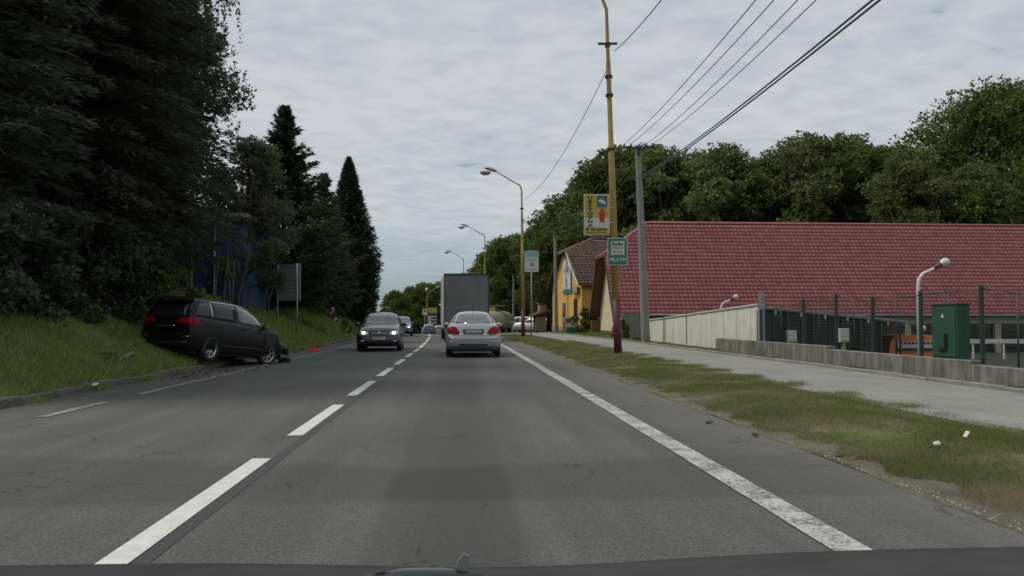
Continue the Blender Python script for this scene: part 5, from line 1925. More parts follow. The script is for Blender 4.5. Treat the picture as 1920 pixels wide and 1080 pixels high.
def disc_wheel(parent, x, y, r, w, side, spokes=7, rimmat='alloy', steer=0.0, tilt=0.0, detail=True):
    """tyre with rim and spokes; side = +1 right, -1 left"""
    m4 = Matrix.Translation((x, y, r)) @ Matrix.Rotation(steer, 4, 'Z') @ Matrix.Rotation(tilt, 4, 'Y') @ Matrix.Rotation(side * math.pi / 2, 4, 'Y')
    h = w / 2
    rr = r * .68
    ty = MB().lathe([(rr, -h), (r * .93, -h), (r, -h * .7), (r, h * .7), (r * .95, h), (rr, h * .95), (rr * .98, h * .5), (rr * .98, -h * .8), (rr, -h)], m4, 28).build('wheel', M['rubber'], parent)
    rb = MB().lathe([(rr, h * .95), (rr * .93, h * .9), (rr * .90, h * .3), (rr * .9, -h * .4), (.001, -h * .4)], m4, 28)
    rb.lathe([(.001, h * .62), (rr * .2, h * .6), (rr * .24, h * .3)], m4, 12)
    if detail:
        for k in range(spokes):
            q = m4 @ Matrix.Rotation(2 * math.pi * k / spokes, 4, 'Z')
            pts = [(rr * .15, -.028, h * .55), (rr * .92, -.018, h * .72), (rr * .92, .018, h * .72), (rr * .15, .028, h * .55),
                   (rr * .15, -.028, h * .25), (rr * .92, -.018, h * .35), (rr * .92, .018, h * .35), (rr * .15, .028, h * .25)]
            rb.add([q @ Vector(p_) for p_ in pts], [(0, 1, 2, 3), (7, 6, 5, 4), (0, 4, 5, 1), (1, 5, 6, 2), (2, 6, 7, 3), (3, 7, 4, 0)])
    else:
        rb.lathe([(.001, h * .6), (rr * .9, h * .6)], m4, 20)
    rb.build('rim', M[rimmat], ty)
    return ty


def cut_arches(body, wheels, wid=.30):
    mb = MB()
    for (x, y, r) in wheels:
        s_ = 1 if x > 0 else -1
        mb.lathe([(.001, -.6), (r, -.6), (r, wid / 2 + .02), (.001, wid / 2 + .02)], Matrix.Translation((s_ * (abs(x) + .58 - wid / 2 + .0), y, r * .86)) @ Matrix.Rotation(-s_ * math.pi / 2, 4, 'Y'), 28, False)
    cut = mb.build('cutter', M['black_plastic'])
    md = body.modifiers.new('b', 'BOOLEAN')
    md.operation = 'DIFFERENCE'; md.object = cut; md.solver = 'EXACT'
    dg = bpy.context.evaluated_depsgraph_get()
    me = bpy.data.meshes.new_from_object(body.evaluated_get(dg))
    body.modifiers.clear()
    body.data = me
    bpy.data.objects.remove(cut)
    # faces that belong to the cutter are dark
    if len(me.materials) < 2: me.materials.append(M['black_plastic'])
    bm = bmesh.new(); bm.from_mesh(me)
    for f in bm.faces:
        c_ = f.calc_center_median()
        for (x, y, r) in wheels:
            s_ = 1 if x > 0 else -1
            zc = r * .86
            if s_ * c_.x > .3 and abs(math.hypot(c_.y - y, c_.z - zc) - r) < .02 and abs(f.normal.x) < .35:
                f.material_index = 1; f.smooth = False
            if abs(c_.y - y) < r and abs(c_.z - zc) < r and s_ * c_.x > .2 and abs(c_.x) < abs(x) - .08 and abs(f.normal.x) > .9:
                f.material_index = 1; f.smooth = False
    bm.to_mesh(me); bm.free()


def finish_body(t, st, mat, wheels, crown=.035, deform=None):
    me = car_shell(st, crown)
    if deform: deform(me)
    me.polygons.foreach_set('use_smooth', [True] * len(me.polygons))
    me.materials.append(mat)
    b = link('body', me, t)
    bv = bvh_of(me)
    cut_arches(b, wheels)
    return b, bv


def mirror_poly(pl):
    return [(-a, b) for a, b in pl]


def side_glass(t, bv, panes, mat, sides=('+x', '-x')):
    for ax_ in sides:
        for (bot, top) in panes:
            patch('side_window', bv, ax_, bot, top, mat, t, .004, 5, 3, .02)


def seam(t, bv, axis, pl, w=.007, name='door_gap', mat=None, off=.0025):
    """thin dark line along a polyline (vertical-ish: width across first coord)"""
    mb_bot, mb_top = [], []
    for (a, b) in pl:
        mb_bot.append((a - w, b)); mb_top.append((a + w, b))
    return patch(name, bv, axis, mb_bot, mb_top, mat or M['black_plastic'], t, off, 1, 3, .004)


def hseam(t, bv, axis, pl, w=.007, name='trim_strip', mat=None, off=.003):
    return patch(name, bv, axis, [(a, b - w) for a, b in pl], [(a, b + w) for a, b in pl], mat or M['black_plastic'], t, off, 1, 4, .006)


def plate(t, loc, s, facing, yaw_=0, size=(.5, .11)):
    """number plate; facing -1 = towards -y"""
    o = MB().bbox(loc, (size[0], .012, size[1]), .004).build('number_plate', M['sign_white'], t)
    text(s, .10, M['black_plastic'], o, (loc[0] + .02, loc[1] + facing * .008, loc[2]), rot=(math.pi / 2, 0, 0 if facing < 0 else math.pi), name='plate_lettering', extrude=.001, sx_=.9)
    MB().box((loc[0] - facing * -.225 * 1, loc[1] + facing * .008, loc[2]), (.035, .004, size[1] * .9)).build('plate_blue_strip', M['blue_print'], o)
    return o


def mirror_part(t, s_, y, z, w, mat):
    mb = MB()
    mb.lathe([(.001, -.055), (.08, -.05), (.11, 0), (.09, .05), (.001, .06)], Matrix.Translation((s_ * (w + .10), y, z)) @ Matrix.Rotation(math.pi / 2, 4, 'X') @ Matrix.Diagonal((1.05, .72, 1.1, 1)), 14)
    mb.box((s_ * (w + .0), y, z - .05), (.10, .05, .03))
    o = mb.build('wing_mirror', mat, t)
    return o


# ---- silver saloon ahead (rear view)
def silver_car():
    base = on(889, 664, 0)
    t = empty('silver_car', (.455, 25.9 + 2.2, 0.004), R_(-0.5), 'silver saloon car driving ahead in our lane', 'car')
    st = [(-2.27, .42, .54, .60, .62, .60, .54), (-2.245, .33, .58, .665, .76, .74, .66), (-2.19, .28, .615, .70, .83, .81, .72), (-2.14, .26, .70, .84, .85, .80, .72),
          (-2.08, .24, .80, .955, .862, .80, .70), (-1.98, .23, .86, 1.005, .868, .805, .69), (-1.72, .21, .91, 1.035, .875, .815, .66), (-1.32, .20, .935, 1.20, .878, .82, .60),
          (-.92, .20, .94, 1.345, .88, .82, .555), (-.55, .20, .94, 1.395, .88, .82, .545), (0, .20, .935, 1.405, .88, .82, .55), (.35, .20, .93, 1.34, .88, .815, .56),
          (.75, .20, .92, 1.15, .88, .81, .62), (1.1, .20, .89, .985, .875, .80, .68), (1.6, .20, .84, .91, .86, .77, .62), (2.0, .22, .74, .82, .83, .74, .56),
          (2.2, .27, .62, .69, .74, .66, .48), (2.28, .36, .5, .54, .58, .50, .38)]
    wl_ = [(s * .76, y, .36) for s in (-1, 1) for y in (-1.33, 1.38)]
    body, bv = finish_body(t, st, M['paint_silver'], wl_, .03)
    patch('rear_window', bv, '-y', [(-.66, 1.055), (-.33, 1.045), (0, 1.04), (.33, 1.045), (.66, 1.055)], [(-.50, 1.345), (-.25, 1.36), (0, 1.362), (.25, 1.36), (.50, 1.345)], M['car_glass'], t, .004, 8, 3, .02)
    patch('windscreen', bv, '+y', [(-.68, 1.0), (0, .985), (.68, 1.0)], [(-.50, 1.33), (0, 1.35), (.50, 1.33)], M['car_glass'], t, .004, 6, 4, .02)
    for s in (-1, 1):
        lb = [(s * .42, .715), (s * .55, .70), (s * .70, .72), (s * .80, .76)]
        lt = [(s * .45, .82), (s * .54, .925), (s * .66, .945), (s * .79, .90)]
        la = patch('tail_lamp', bv, '-y', lb, lt, M['tail'], t, .012, 6, 3, .03, .008)
        patch('reversing_lens', bv, '-y', [(s * .45, .722), (s * .55, .712), (s * .68, .73)], [(s * .46, .755), (s * .55, .76), (s * .68, .765)], M['dark_print'], la, .024, 2, 3, .01)
        mirror_part(t, s, .75, .98, .80, M['paint_silver'])
    hseam(t, bv, '-y', [(-.80, .675), (-.4, .668), (0, .666), (.4, .668), (.80, .675)], .006, 'boot_gap')
    for s in (-1, 1):
        seam(t, bv, '-y', [(s * .68, .94), (s * .66, .995)], .005, 'boot_gap')
    patch('bumper_strip', bv, '-y', [(-.76, .555), (0, .545), (.76, .555)], [(-.76, .60), (0, .59), (.76, .60)], M['paint_silver'], t, .016, 2, 5, .03, .006)
    patch('bumper_intake', bv, '-y', [(-.42, .365), (0, .36), (.42, .365)], [(-.45, .415), (0, .41), (.45, .415)], M['black_plastic'], t, .006, 2, 4, .01)
    patch('bumper_skirt', bv, '-y', [(-.66, .315), (0, .31), (.66, .315)], [(-.66, .345), (0, .34), (.66, .345)], M['black_plastic'], t, .004, 1, 4, .01)
    # recess for the plate
    rc = patch('plate_recess', bv, '-y', [(-.30, .70), (0, .70), (.30, .70)], [(-.33, .85), (0, .85), (.33, .85)], M['black_plastic'], t, .004, 3, 3, .01)
    plate(t, (0, -2.185, .765), '3CK 35504', -1, size=(.52, .115))
    MB().box((0, -2.13, .862), (.62, .05, .018)).build('boot_handle', M['chrome'], t)
    MB().lathe([(.001, .01), (.035, .008), (.04, 0)], Matrix.Translation((0, -2.105, .915)) @ Matrix.Rotation(math.pi / 2, 4, 'X'), 14).build('badge', M['chrome'], t)
    side_glass(t, bv, [([(-1.20, .985), (-.9, .98), (-.42, .975)], [(-1.00, 1.20), (-.80, 1.28), (-.42, 1.315)]), ([(-.36, .975), (.2, .972), (.78, .975)], [(-.36, 1.315), (0, 1.32), (.42, 1.23)])], M['car_glass'])
    for ax_ in ('+x', '-x'):
        seam(t, bv, ax_, [(-.39, .30), (-.39, .95)])
        hseam(t, bv, ax_, [(-1.8, .55), (0, .56), (1.9, .55)], .02)
    MB().cyl((.42, -2.20, .26), (.42, -2.02, .26), .025).build('exhaust', M['dark_metal'], t)
    MB().box((0, -.1, .22), (1.4, 3.6, .1)).build('underbody', M['black_plastic'], t)
    MB().cyl((-.02, -.5, 1.42), (-.02, -.75, 1.62), .006).build('aerial', M['black_plastic'], t)
    for (x, y, r) in wl_:
        disc_wheel(t, x * 1.0, y, .315, .19, 1 if x > 0 else -1, 7)
    return t


silver = silver_car()
silver.scale = (1.03, 1.0, 1.045)


# ---- front-view estate car (prototype for the oncoming ones)
def estate_car(loc, rz, label, paintm, lit=True, platetxt=None, rails=True, group=None):
    t = empty('estate_car', loc, rz, label, 'car', group)
    st = [(-2.22, .45, .85, .95, .6, .58, .5), (-2.17, .33, .92, 1.20, .8, .78, .6), (-2.05, .27, .95, 1.36, .86, .80, .60), (-1.7, .22, .96, 1.45, .878, .82, .60), (-1.0, .20, .96, 1.475, .88, .82, .60),
          (-.2, .20, .95, 1.475, .88, .82, .59), (.2, .20, .945, 1.45, .88, .82, .58), (.45, .20, .94, 1.36, .88, .815, .585), (.8, .20, .93, 1.17, .88, .81, .63), (1.13, .20, .91, 1.01, .878, .80, .69),
          (1.55, .20, .88, .955, .87, .78, .66), (1.9, .21, .80, .88, .86, .77, .63), (2.08, .22, .70, .79, .84, .75, .60), (2.18, .24, .60, .69, .79, .72, .56), (2.24, .30, .5, .57, .68, .62, .48), (2.26, .36, .46, .50, .56, .50, .4)]
    wl_ = [(s * .76, y, .36) for s in (-1, 1) for y in (-1.33, 1.35)]
    body, bv = finish_body(t, st, paintm, wl_, .03)
    patch('windscreen', bv, '+y', [(-.66, 1.03), (-.33, 1.02), (0, 1.015), (.33, 1.02), (.66, 1.03)], [(-.53, 1.41), (-.25, 1.425), (0, 1.43), (.25, 1.425), (.53, 1.41)], M['car_glass'], t, .004, 8, 3, .02)
    patch('rear_window', bv, '-y', [(-.6, 1.0), (0, 1.0), (.6, 1.0)], [(-.5, 1.34), (0, 1.35), (.5, 1.34)], M['car_glass'], t, .004, 6, 4, .02)
    for s in (-1, 1):
        lm = patch('headlight', bv, '+y', [(s * .38, .635), (s * .55, .60), (s * .76, .63)], [(s * .40, .74), (s * .58, .775), (s * .77, .80)], M['headlight'], t, .010, 5, 4, .03, .006)
        if lit:
            patch('lit_lens', bv, '+y', [(s * .50, .655), (s * .56, .645), (s * .63, .655)], [(s * .50, .735), (s * .56, .75), (s * .63, .74)], M['headlight_on'], lm, .022, 3, 3, .01)
        patch('fog_lamp', bv, '+y', [(s * .55, .36), (s * .68, .37)], [(s * .55, .42), (s * .68, .43)], M['headlight'], t, .006, 2, 3, .01)
        mirror_part(t, s, .80, 1.02, .80, paintm)
    patch('grille', bv, '+y', [(-.34, .64), (0, .62), (.34, .64)], [(-.36, .725), (0, .735), (.36, .725)], M['black_plastic'], t, .006, 3, 4, .01)
    patch('grille_bar', bv, '+y', [(-.33, .676), (0, .672), (.33, .676)], [(-.33, .690), (0, .686), (.33, .690)], M['chrome'], t, .012, 1, 4, .01)
    MB().lathe([(.001, .012), (.045, .008), (.05, 0)], Matrix.Translation((0, 2.185, .70)) @ Matrix.Rotation(-math.pi / 2, 4, 'X'), 14).build('badge', M['chrome'], t)
    patch('bumper_intake', bv, '+y', [(-.5, .32), (0, .31), (.5, .32)], [(-.5, .43), (0, .43), (.5, .43)], M['black_plastic'], t, .006, 3, 4, .01)
    hseam(t, bv, '+y', [(-.7, .575), (0, .565), (.7, .575)], .008, 'bumper_gap')
    if platetxt: plate(t, (0, 2.275, .50), platetxt, 1)
    side_glass(t, bv, [([(-2.0, 1.02), (-1.6, 1.01), (-1.25, 1.005)], [(-1.85, 1.30), (-1.6, 1.35), (-1.25, 1.375)]), ([(-1.18, 1.005), (-.8, 1.0), (-.36, .995)], [(-1.18, 1.378), (-.8, 1.39), (-.36, 1.395)]),
                       ([(-.28, .995), (.3, .99), (.84, 1.0)], [(-.28, 1.395), (.1, 1.375), (.5, 1.27)])], M['car_glass_dark'])
    for ax_ in ('+x', '-x'):
        for y_ in (-.32, .85):
            seam(t, bv, ax_, [(y_, .30), (y_, .95)])
        hseam(t, bv, ax_, [(-1.8, .55), (0, .56), (1.9, .55)], .02)
    if rails:
        for s in (-1, 1):
            MB().tube([(s * .56, -1.9, 1.44), (s * .57, -1.6, 1.53), (s * .57, -.6, 1.555), (s * .56, .1, 1.53), (s * .55, .22, 1.47)], .016, 6).build('roof_rail', M['black_plastic'], t)
    MB().box((0, -.1, .22), (1.4, 3.6, .1)).build('underbody', M['black_plastic'], t)
    for (x, y, r) in wl_:
        disc_wheel(t, x, y, .315, .19, 1 if x > 0 else -1, 6)
    return t


p = on(706, 659, 0)
on_rz = R_(180 + 2.5)
estate1 = estate_car((p.x, p.y + 2.0, .004), on_rz, 'dark violet-blue estate car oncoming with lit headlights', M['paint_navy'], True, '1Z6 8270')
p = at(762, 631, 62)
e2 = estate_car((p.x - .5, 64, zr(64)), R_(180 + 3), 'dark grey car oncoming behind the violet-blue estate', M['paint_grey'], True, None, False)
p = at(803, 628, 108)
e3 = estate_car((p.x, 108, zr(108) + .0), R_(6), 'far car low on the road under the petrol price sign', M['paint_blue'], False, None, False)
for s in (-1, 1):
    MB().bbox((s * .68, -2.16, .85), (.2, .06, .14), .01).build('tail_lamp', M['tail'], e3)
MB().bbox((0, -2.2, .75), (.5, .03, .1), .005).build('number_plate', M['sign_white'], e3)
p = at(823, 628, 112)
e4 = estate_car((p.x, 114, zr(114)), R_(4), 'far pale car just left of the truck', M['paint_pale'], False, None, False)
for s in (-1, 1):
    MB().bbox((s * .68, -2.16, .85), (.2, .06, .14), .01).build('tail_lamp', M['tail'], e4)


# ---- crashed people carrier
def wreck():
    t = empty('crashed_car', (0, 0, 0), 0, 'black people carrier crashed onto the left kerb with crumpled front', 'car')
    st = [(-2.20, .48, .85, .95, .62, .60, .52), (-2.16, .36, .97, 1.12, .80, .78, .66), (-2.10, .30, 1.02, 1.32, .87, .83, .64), (-2.0, .27, 1.05, 1.50, .90, .85, .63), (-1.85, .24, 1.06, 1.59, .91, .86, .64),
          (-1.4, .22, 1.06, 1.635, .915, .865, .64), (-.7, .21, 1.05, 1.65, .92, .87, .64), (-.1, .21, 1.03, 1.635, .92, .87, .63), (.3, .21, 1.015, 1.57, .92, .865, .62), (.7, .21, 1.0, 1.42, .918, .86, .64),
          (1.1, .21, .98, 1.21, .915, .85, .68), (1.4, .22, .96, 1.07, .91, .84, .71), (1.75, .23, .91, .99, .89, .81, .68), (2.0, .25, .80, .89, .85, .76, .62), (2.13, .30, .66, .74, .76, .68, .54), (2.2, .38, .52, .58, .60, .52, .42)]
    wl_ = [(s * .79, y, .375) for s in (-1, 1) for y in (-1.36, 1.24)]
    random.seed(5)

    def crumple(me):
        for v in me.vertices:
            k = smooth(1.55, 2.2, v.co.y)
            if k > 0:
                n3 = Vector((math.sin(v.co.x * 9 + v.co.z * 13), math.sin(v.co.z * 17 + v.co.x * 5), math.sin(v.co.x * 14 - v.co.y * 8)))
                v.co += n3 * .05 * k
                v.co.y -= k * .16 * (0.6 + .4 * math.sin(v.co.x * 4 + 1)) * smooth(.5, .9, v.co.z)
                v.co.z -= k * .05
            if v.co.x > .6 and 1.0 < v.co.y < 1.9 and v.co.z > .5:
                v.co.x -= .03 * math.sin(v.co.y * 7)
    body, bv = finish_body(t, st, M['paint_black'], wl_, .035, crumple)
    G, GD = M['car_glass'], M['car_glass_dark']
    patch('windscreen', bv, '+y', [(-.70, 1.10), (0, 1.08), (.70, 1.10)], [(-.56, 1.50), (0, 1.54), (.56, 1.50)], G, t, .004, 8, 5, .02)
    patch('rear_window', bv, '-y', [(-.62, 1.12), (0, 1.10), (.62, 1.12)], [(-.56, 1.48), (0, 1.53), (.56, 1.48)], M['dark_glass'], t, .004, 6, 5, .02)
    for ax_ in ('+x', '-x'):
        patch('side_window', bv, ax_, [(-1.98, 1.14), (-1.7, 1.13), (-1.33, 1.12)], [(-1.80, 1.46), (-1.6, 1.50), (-1.33, 1.53)], GD, t, .004, 5, 3, .02)
        patch('side_window', bv, ax_, [(-1.27, 1.12), (-.8, 1.11), (-.28, 1.095)], [(-1.27, 1.535), (-.8, 1.555), (-.28, 1.555)], GD, t, .004, 5, 3, .02)
        patch('side_window', bv, ax_, [(-.18, 1.09), (.4, 1.075), (.95, 1.06)], [(-.18, 1.55), (.15, 1.52), (.62, 1.38)], G, t, .004, 5, 3, .02)
        patch('side_window', bv, ax_, [(1.02, 1.055), (1.2, 1.05)], [(.85, 1.26), (.95, 1.20)], GD, t, .004, 3, 3, .02)
        # bright frame round the doors' glass
        hseam(t, bv, ax_, [(-1.30, 1.565), (-.8, 1.585), (-.2, 1.58), (.2, 1.545), (.68, 1.40), (1.05, 1.215)], .010, 'window_trim', M['chrome'], .006)
        seam(t, bv, ax_, [(-1.30, 1.11), (-1.30, 1.56)], .016, 'window_trim', M['chrome'], .008)
        seam(t, bv, ax_, [(-.23, .32), (-.23, 1.06)])
        seam(t, bv, ax_, [(-1.28, 1.0), (-1.15, .70), (-.98, .45), (-.92, .32)])
        seam(t, bv, ax_, [(1.02, .32), (.98, .6), (1.03, 1.02)])
        hseam(t, bv, ax_, [(-.9, .44), (.2, .43), (.95, .43)], .014, 'trim_strip', M['dark_metal'], .012)
        for y_ in (-1.05, .0):
            patch('door_handle', bv, ax_, [(y_ - .1, .93), (y_ + .08, .93)], [(y_ - .1, .955), (y_ + .08, .955)], M['paint_black'], t, .03, 1, 3, .03)
    for s in (-1, 1):
        patch('tail_lamp', bv, '-y', [(s * .38, .955), (s * .6, .93), (s * .84, .90)], [(s * .40, 1.06), (s * .62, 1.075), (s * .82, 1.09)], M['tail'], t, .010, 4, 4, .03, .006)
        ax_ = '+x' if s > 0 else '-x'
        patch('tail_lamp', bv, ax_, [(-2.09, .91), (-1.98, .905), (-1.88, .93)], [(-2.06, 1.08), (-1.98, 1.075), (-1.90, 1.04)], M['tail'], t, .012, 4, 3, .03)
        patch('reflector', bv, '-y', [(s * .60, .585), (s * .80, .59)], [(s * .60, .605), (s * .80, .61)], M['chrome'], t, .012, 1, 3, .01)
    patch('tailgate_trim', bv, '-y', [(-.33, .845), (0, .84), (.33, .845)], [(-.33, .875), (0, .87), (.33, .875)], M['chrome'], t, .012, 1, 4, .01)
    seam(t, bv, '-y', [(-.66, .62), (-.70, .95)], .007, 'tailgate_gap'); seam(t, bv, '-y', [(.66, .62), (.70, .95)], .007, 'tailgate_gap')
    hseam(t, bv, '-y', [(-.68, .62), (0, .61), (.68, .62)], .007, 'tailgate_gap')
    patch('lower_bumper', bv, '-y', [(-.74, .37), (0, .36), (.74, .37)], [(-.78, .48), (0, .46), (.78, .48)], M['black_plastic'], t, .01, 2, 4, .02)
    plate(t, (0, -2.185, .74), '', -1, size=(.52, .115))
    # spoiler over the rear glass
    MB().prism([(-.62, -2.20, 1.545), (.62, -2.20, 1.545), (.64, -1.78, 1.665), (-.64, -1.78, 1.665)], (0, 0, -.035)).build('spoiler', M['paint_black'], t)
    MB().bbox((0, -2.215, 1.525), (.25, .02, .02), .004).build('brake_light', M['tail'], t)
    MB().lathe([(.001, .01), (.05, .006), (.055, 0)], Matrix.Translation((0, -2.17, .93)) @ Matrix.Rotation(math.pi / 2, 4, 'X'), 14).build('badge', M['chrome'], t)
    for s in (-1, 1):
        mirror_part(t, s, .92, 1.07, .84, M['paint_black'])
        MB().bbox((s * 1.0, .86, 1.07), (.13, .012, .09), .004).build('mirror_glass', M['chrome'], t)
    # torn bumper and smashed lamp hanging off the front
    random.seed(12)
    mb = MB()
    for k in range(15):
        mb.box((random.uniform(-.7, .75), 2.18 + random.uniform(-.08, .26), random.uniform(.16, .55)), (random.uniform(.2, .6), random.uniform(.06, .2), random.uniform(.06, .2)),
               rz=random.uniform(-.6, .6), rx=random.uniform(-.6, .6), ry=random.uniform(-.5, .5))
    mb.build('torn_bumper', M['black_plastic'], t)
    mb = MB()
    for k in range(5):
        mb.box((.5 + random.uniform(-.2, .25), 2.1 + random.uniform(-.05, .14), .25 + random.uniform(-.08, .12)), (.10, .02, .05), rz=random.uniform(-1, 1), rx=random.uniform(-1, 1))
    mb.build('broken_lamp', M['headlight'], t)
    MB().box((0, -.1, .24), (1.45, 3.6, .12)).build('underbody', M['black_plastic'], t)
    for (x, y, r) in wl_:
        disc_wheel(t, x + (.02 if x > 0 else -.02), y, .325, .21, 1 if x > 0 else -1, 7, steer=(R_(-16) if y > 0 else 0), tilt=(R_(7) if y > 0 else 0))
    return t


wr = wreck()
wr.location = (-6.34, 21.75, .10)
wr.scale = (.90, .86, .93)
wr.rotation_mode = 'ZXY'
wr.rotation_euler = (R_(-4.2), R_(3.6), R_(-25))

# white cars and others parked far right
def far_car(px, Y, rz, paintm, label, van=False):
    p_ = at(px, 620, Y)
    z0 = gz(p_.x - xc(Y), Y)
    c_ = copy_tree(e4)
    c_.location = (p_.x, Y, z0); c_.rotation_euler = (0, 0, rz)
    c_['label'] = label; c_['group'] = 'cars parked beyond the second lamp'
    c_.name = 'parked_car'
    for ch in c_.children:
        if ch.name.startswith('body'):
            ch.data = ch.data.copy(); ch.data.materials[0] = paintm
    if van: c_.scale = (1, 1.05, 1.25)
    return c_


far_car(998, 84, R_(62), M['paint_white'], 'white parked car seen behind the roadside sign post')
far_car(972, 92, R_(75), M['paint_white'], 'white parked van left of the second lamp', True)
far_car(1012, 90, R_(80), M['paint_white'], 'white parked car below the small wooden roof')
far_car(1032, 96, R_(70), M['paint_blue'], 'blue-grey parked car beside the second power pole')
far_car(946, 98, R_(85), M['paint_white'], 'pale parked van beside the rear of the tanker', True)

# orange car with pale barred grille in the sunken yard
pO = at(1712, 640, 34)
t = empty('orange_van', (pO.x, 34, -1.15), R_(0), 'orange vehicle in the sunken yard behind the green wire fence', 'vehicle')
zt_ = at(1712, 629, 34).z + 1.15
zm_ = at(1712, 641, 34).z + 1.15
zl_ = at(1712, 656, 34).z + 1.15
prof = [(-1.15, 0), (-1.12, zl_), (-1.05, zm_), (-.85, zt_ - .05), (-.7, zt_), (1.3, zt_), (1.5, zt_ - .1), (1.6, zm_), (1.62, 0)]
MB().prism([(x_ * .95, 0, z_ + .3 if z_ == 0 else z_) for x_, z_ in prof], (0, 3.6, 0)).build('body', M['orange'], t)
MB().box((.3, -.03, (zm_ + zl_) / 2 + .02), (2.0, .05, (zm_ - zl_) * .95)).build('side_panel', M['sign_white'], t)
for k in range(11):
    MB().box((-.55 + k * .17, -.07, zm_ - .05), (.09, .03, .10)).build('vent', M['black_plastic'], t)
MB().box((.3, -.045, zl_ + .02), (2.1, .06, .12)).build('sill', M['black_plastic'], t)
for (x_, y_) in ((-.8, .6), (-.8, 2.9), (1.2, .6), (1.2, 2.9)):
    MB().lathe([(.12, -.1), (.32, -.1), (.34, 0), (.32, .1), (.12, .1)], Matrix.Translation((x_, y_, .34)) @ Matrix.Rotation(math.pi / 2, 4, 'Y'), 18).build('wheel', M['rubber'], t)

# ---- truck with grey tarpaulin body
Yt = 44.5
cT = at(875, 600, Yt)
tr_ = empty('truck', (cT.x, Yt, 0), R_(2.8), 'tall truck with grey tarpaulin back ahead of the silver car', 'truck')
wt_ = (at(917.5, 600, Yt).x - at(833.5, 600, Yt).x)
ht_ = at(875, 513.5, Yt).z
zf = 1.12
LT = 7.2
MB().box((0, LT / 2, (ht_ + zf) / 2), (wt_, LT, ht_ - zf)).build('cargo_cover', M['truck_side'], tr_)
# rear tarpaulin: slightly bellied sheet
g = 10
vs, fs = [], []
for j in range(g + 1):
    for i in range(g + 1):
        x_ = (i / g - .5) * (wt_ - .04); z_ = zf + (ht_ - zf - .05) * j / g
        vs.append((x_, -.03 - .05 * math.sin(math.pi * i / g) * math.sin(math.pi * j / g) - .01 * math.sin(i * 2.5), z_))
for j in range(g):
    for i in range(g):
        a = j * (g + 1) + i
        fs.append((a, a + 1, a + g + 2, a + g + 1))
MB().add(vs, fs, True).build('rear_tarpaulin', M['tarp'], tr_)
MB().box((0, -.04, ht_ - .02), (wt_ + .02, .06, .06)).box((-wt_ / 2, -.04, (ht_ + zf) / 2), (.05, .06, ht_ - zf)).box((wt_ / 2, -.04, (ht_ + zf) / 2), (.05, .06, ht_ - zf)).build('rear_frame', M['dark_metal'], tr_)
MB().box((0, -.05, zf - .28), (wt_, .08, .55)).build('tailboard', M['grey_metal'], tr_)
for s in (-1, 1):
    MB().box((s * (wt_ / 2 - .2), -.1, zf - .30), (.3, .05, .18)).build('tail_lamp', M['tail'], tr_)
    MB().box((s * (wt_ / 2 - .35), .1, .5), (.5, .04, .5)).build('mudflap', M['black_plastic'], tr_)
MB().box((0, -.02, .52), (wt_ * .9, .1, .14)).build('underrun_bar', M['grey_metal'], tr_)
MB().box((0, LT / 2 + 1, .85), (.9, LT + 2, .3)).build('chassis', M['dark_metal'], tr_)
MB().bbox((0, LT + 1.15, 1.75), (2.35, 1.9, 2.4), .12).build('cab', M['paint_white'], tr_)
for s in (-1, 1):
    for y_ in (1.3, 7.9):
        MB().lathe([(.2, -.16), (.48, -.16), (.5, 0), (.48, .16), (.2, .16)], Matrix.Translation((s * (wt_ / 2 - .22), y_, .5)) @ Matrix.Rotation(math.pi / 2, 4, 'Y'), 20).build('wheel', M['rubber'], tr_)
    MB().bbox((s * (wt_ / 2 + .12), LT + 2.0, 2.0), (.16, .08, .4), .02).build('wing_mirror', M['black_plastic'], tr_)

# ---- tanker lorry partly behind the truck
Yk = 78
pk = at(920, 620, Yk)
tk = empty('tanker_lorry', (pk.x, Yk, zr(Yk)), R_(-12), 'dull tanker lorry with a yellow top right of the truck', 'truck')
ztk = at(925, 581, Yk).z - zr(Yk)
MB().lathe([(.001, -.25), (.6, -.18), (.95, 0), (1.0, .3), (1.0, 6), (.9, 6.2), (.001, 6.3)], Matrix.Translation((.1, 0, ztk - 1.05)) @ Matrix.Rotation(-math.pi / 2, 4, 'X') @ Matrix.Diagonal((1.4, 1.02, 1, 1)), 28).build('tank', M['tank'], tk)
MB().box((-.35, 1.2, ztk + .10), (1.5, 2.2, .42)).build('top_box', M['yellow_print'], tk)
MB().box((-.1, 1.2, ztk + .42), (2.1, 2.4, .07)).build('top_rail', M['grey_metal'], tk)
MB().box((.1, 3, .75), (2.3, 6.4, .3)).build('chassis', M['dark_metal'], tk)
MB().box((.1, -.15, .95), (2.4, .1, .14)).build('bumper', M['grey_metal'], tk)
for s in (-1, 1):
    MB().box((.1 + s * .95, -.22, .78), (.3, .06, .16)).build('tail_lamp', M['tail'], tk)
    for y_ in (.9, 5):
        MB().lathe([(.2, -.16), (.46, -.16), (.48, 0), (.46, .16), (.2, .16)], Matrix.Translation((.1 + s * .95, y_, .48)) @ Matrix.Rotation(math.pi / 2, 4, 'Y'), 18).build('wheel', M['rubber'], tk)

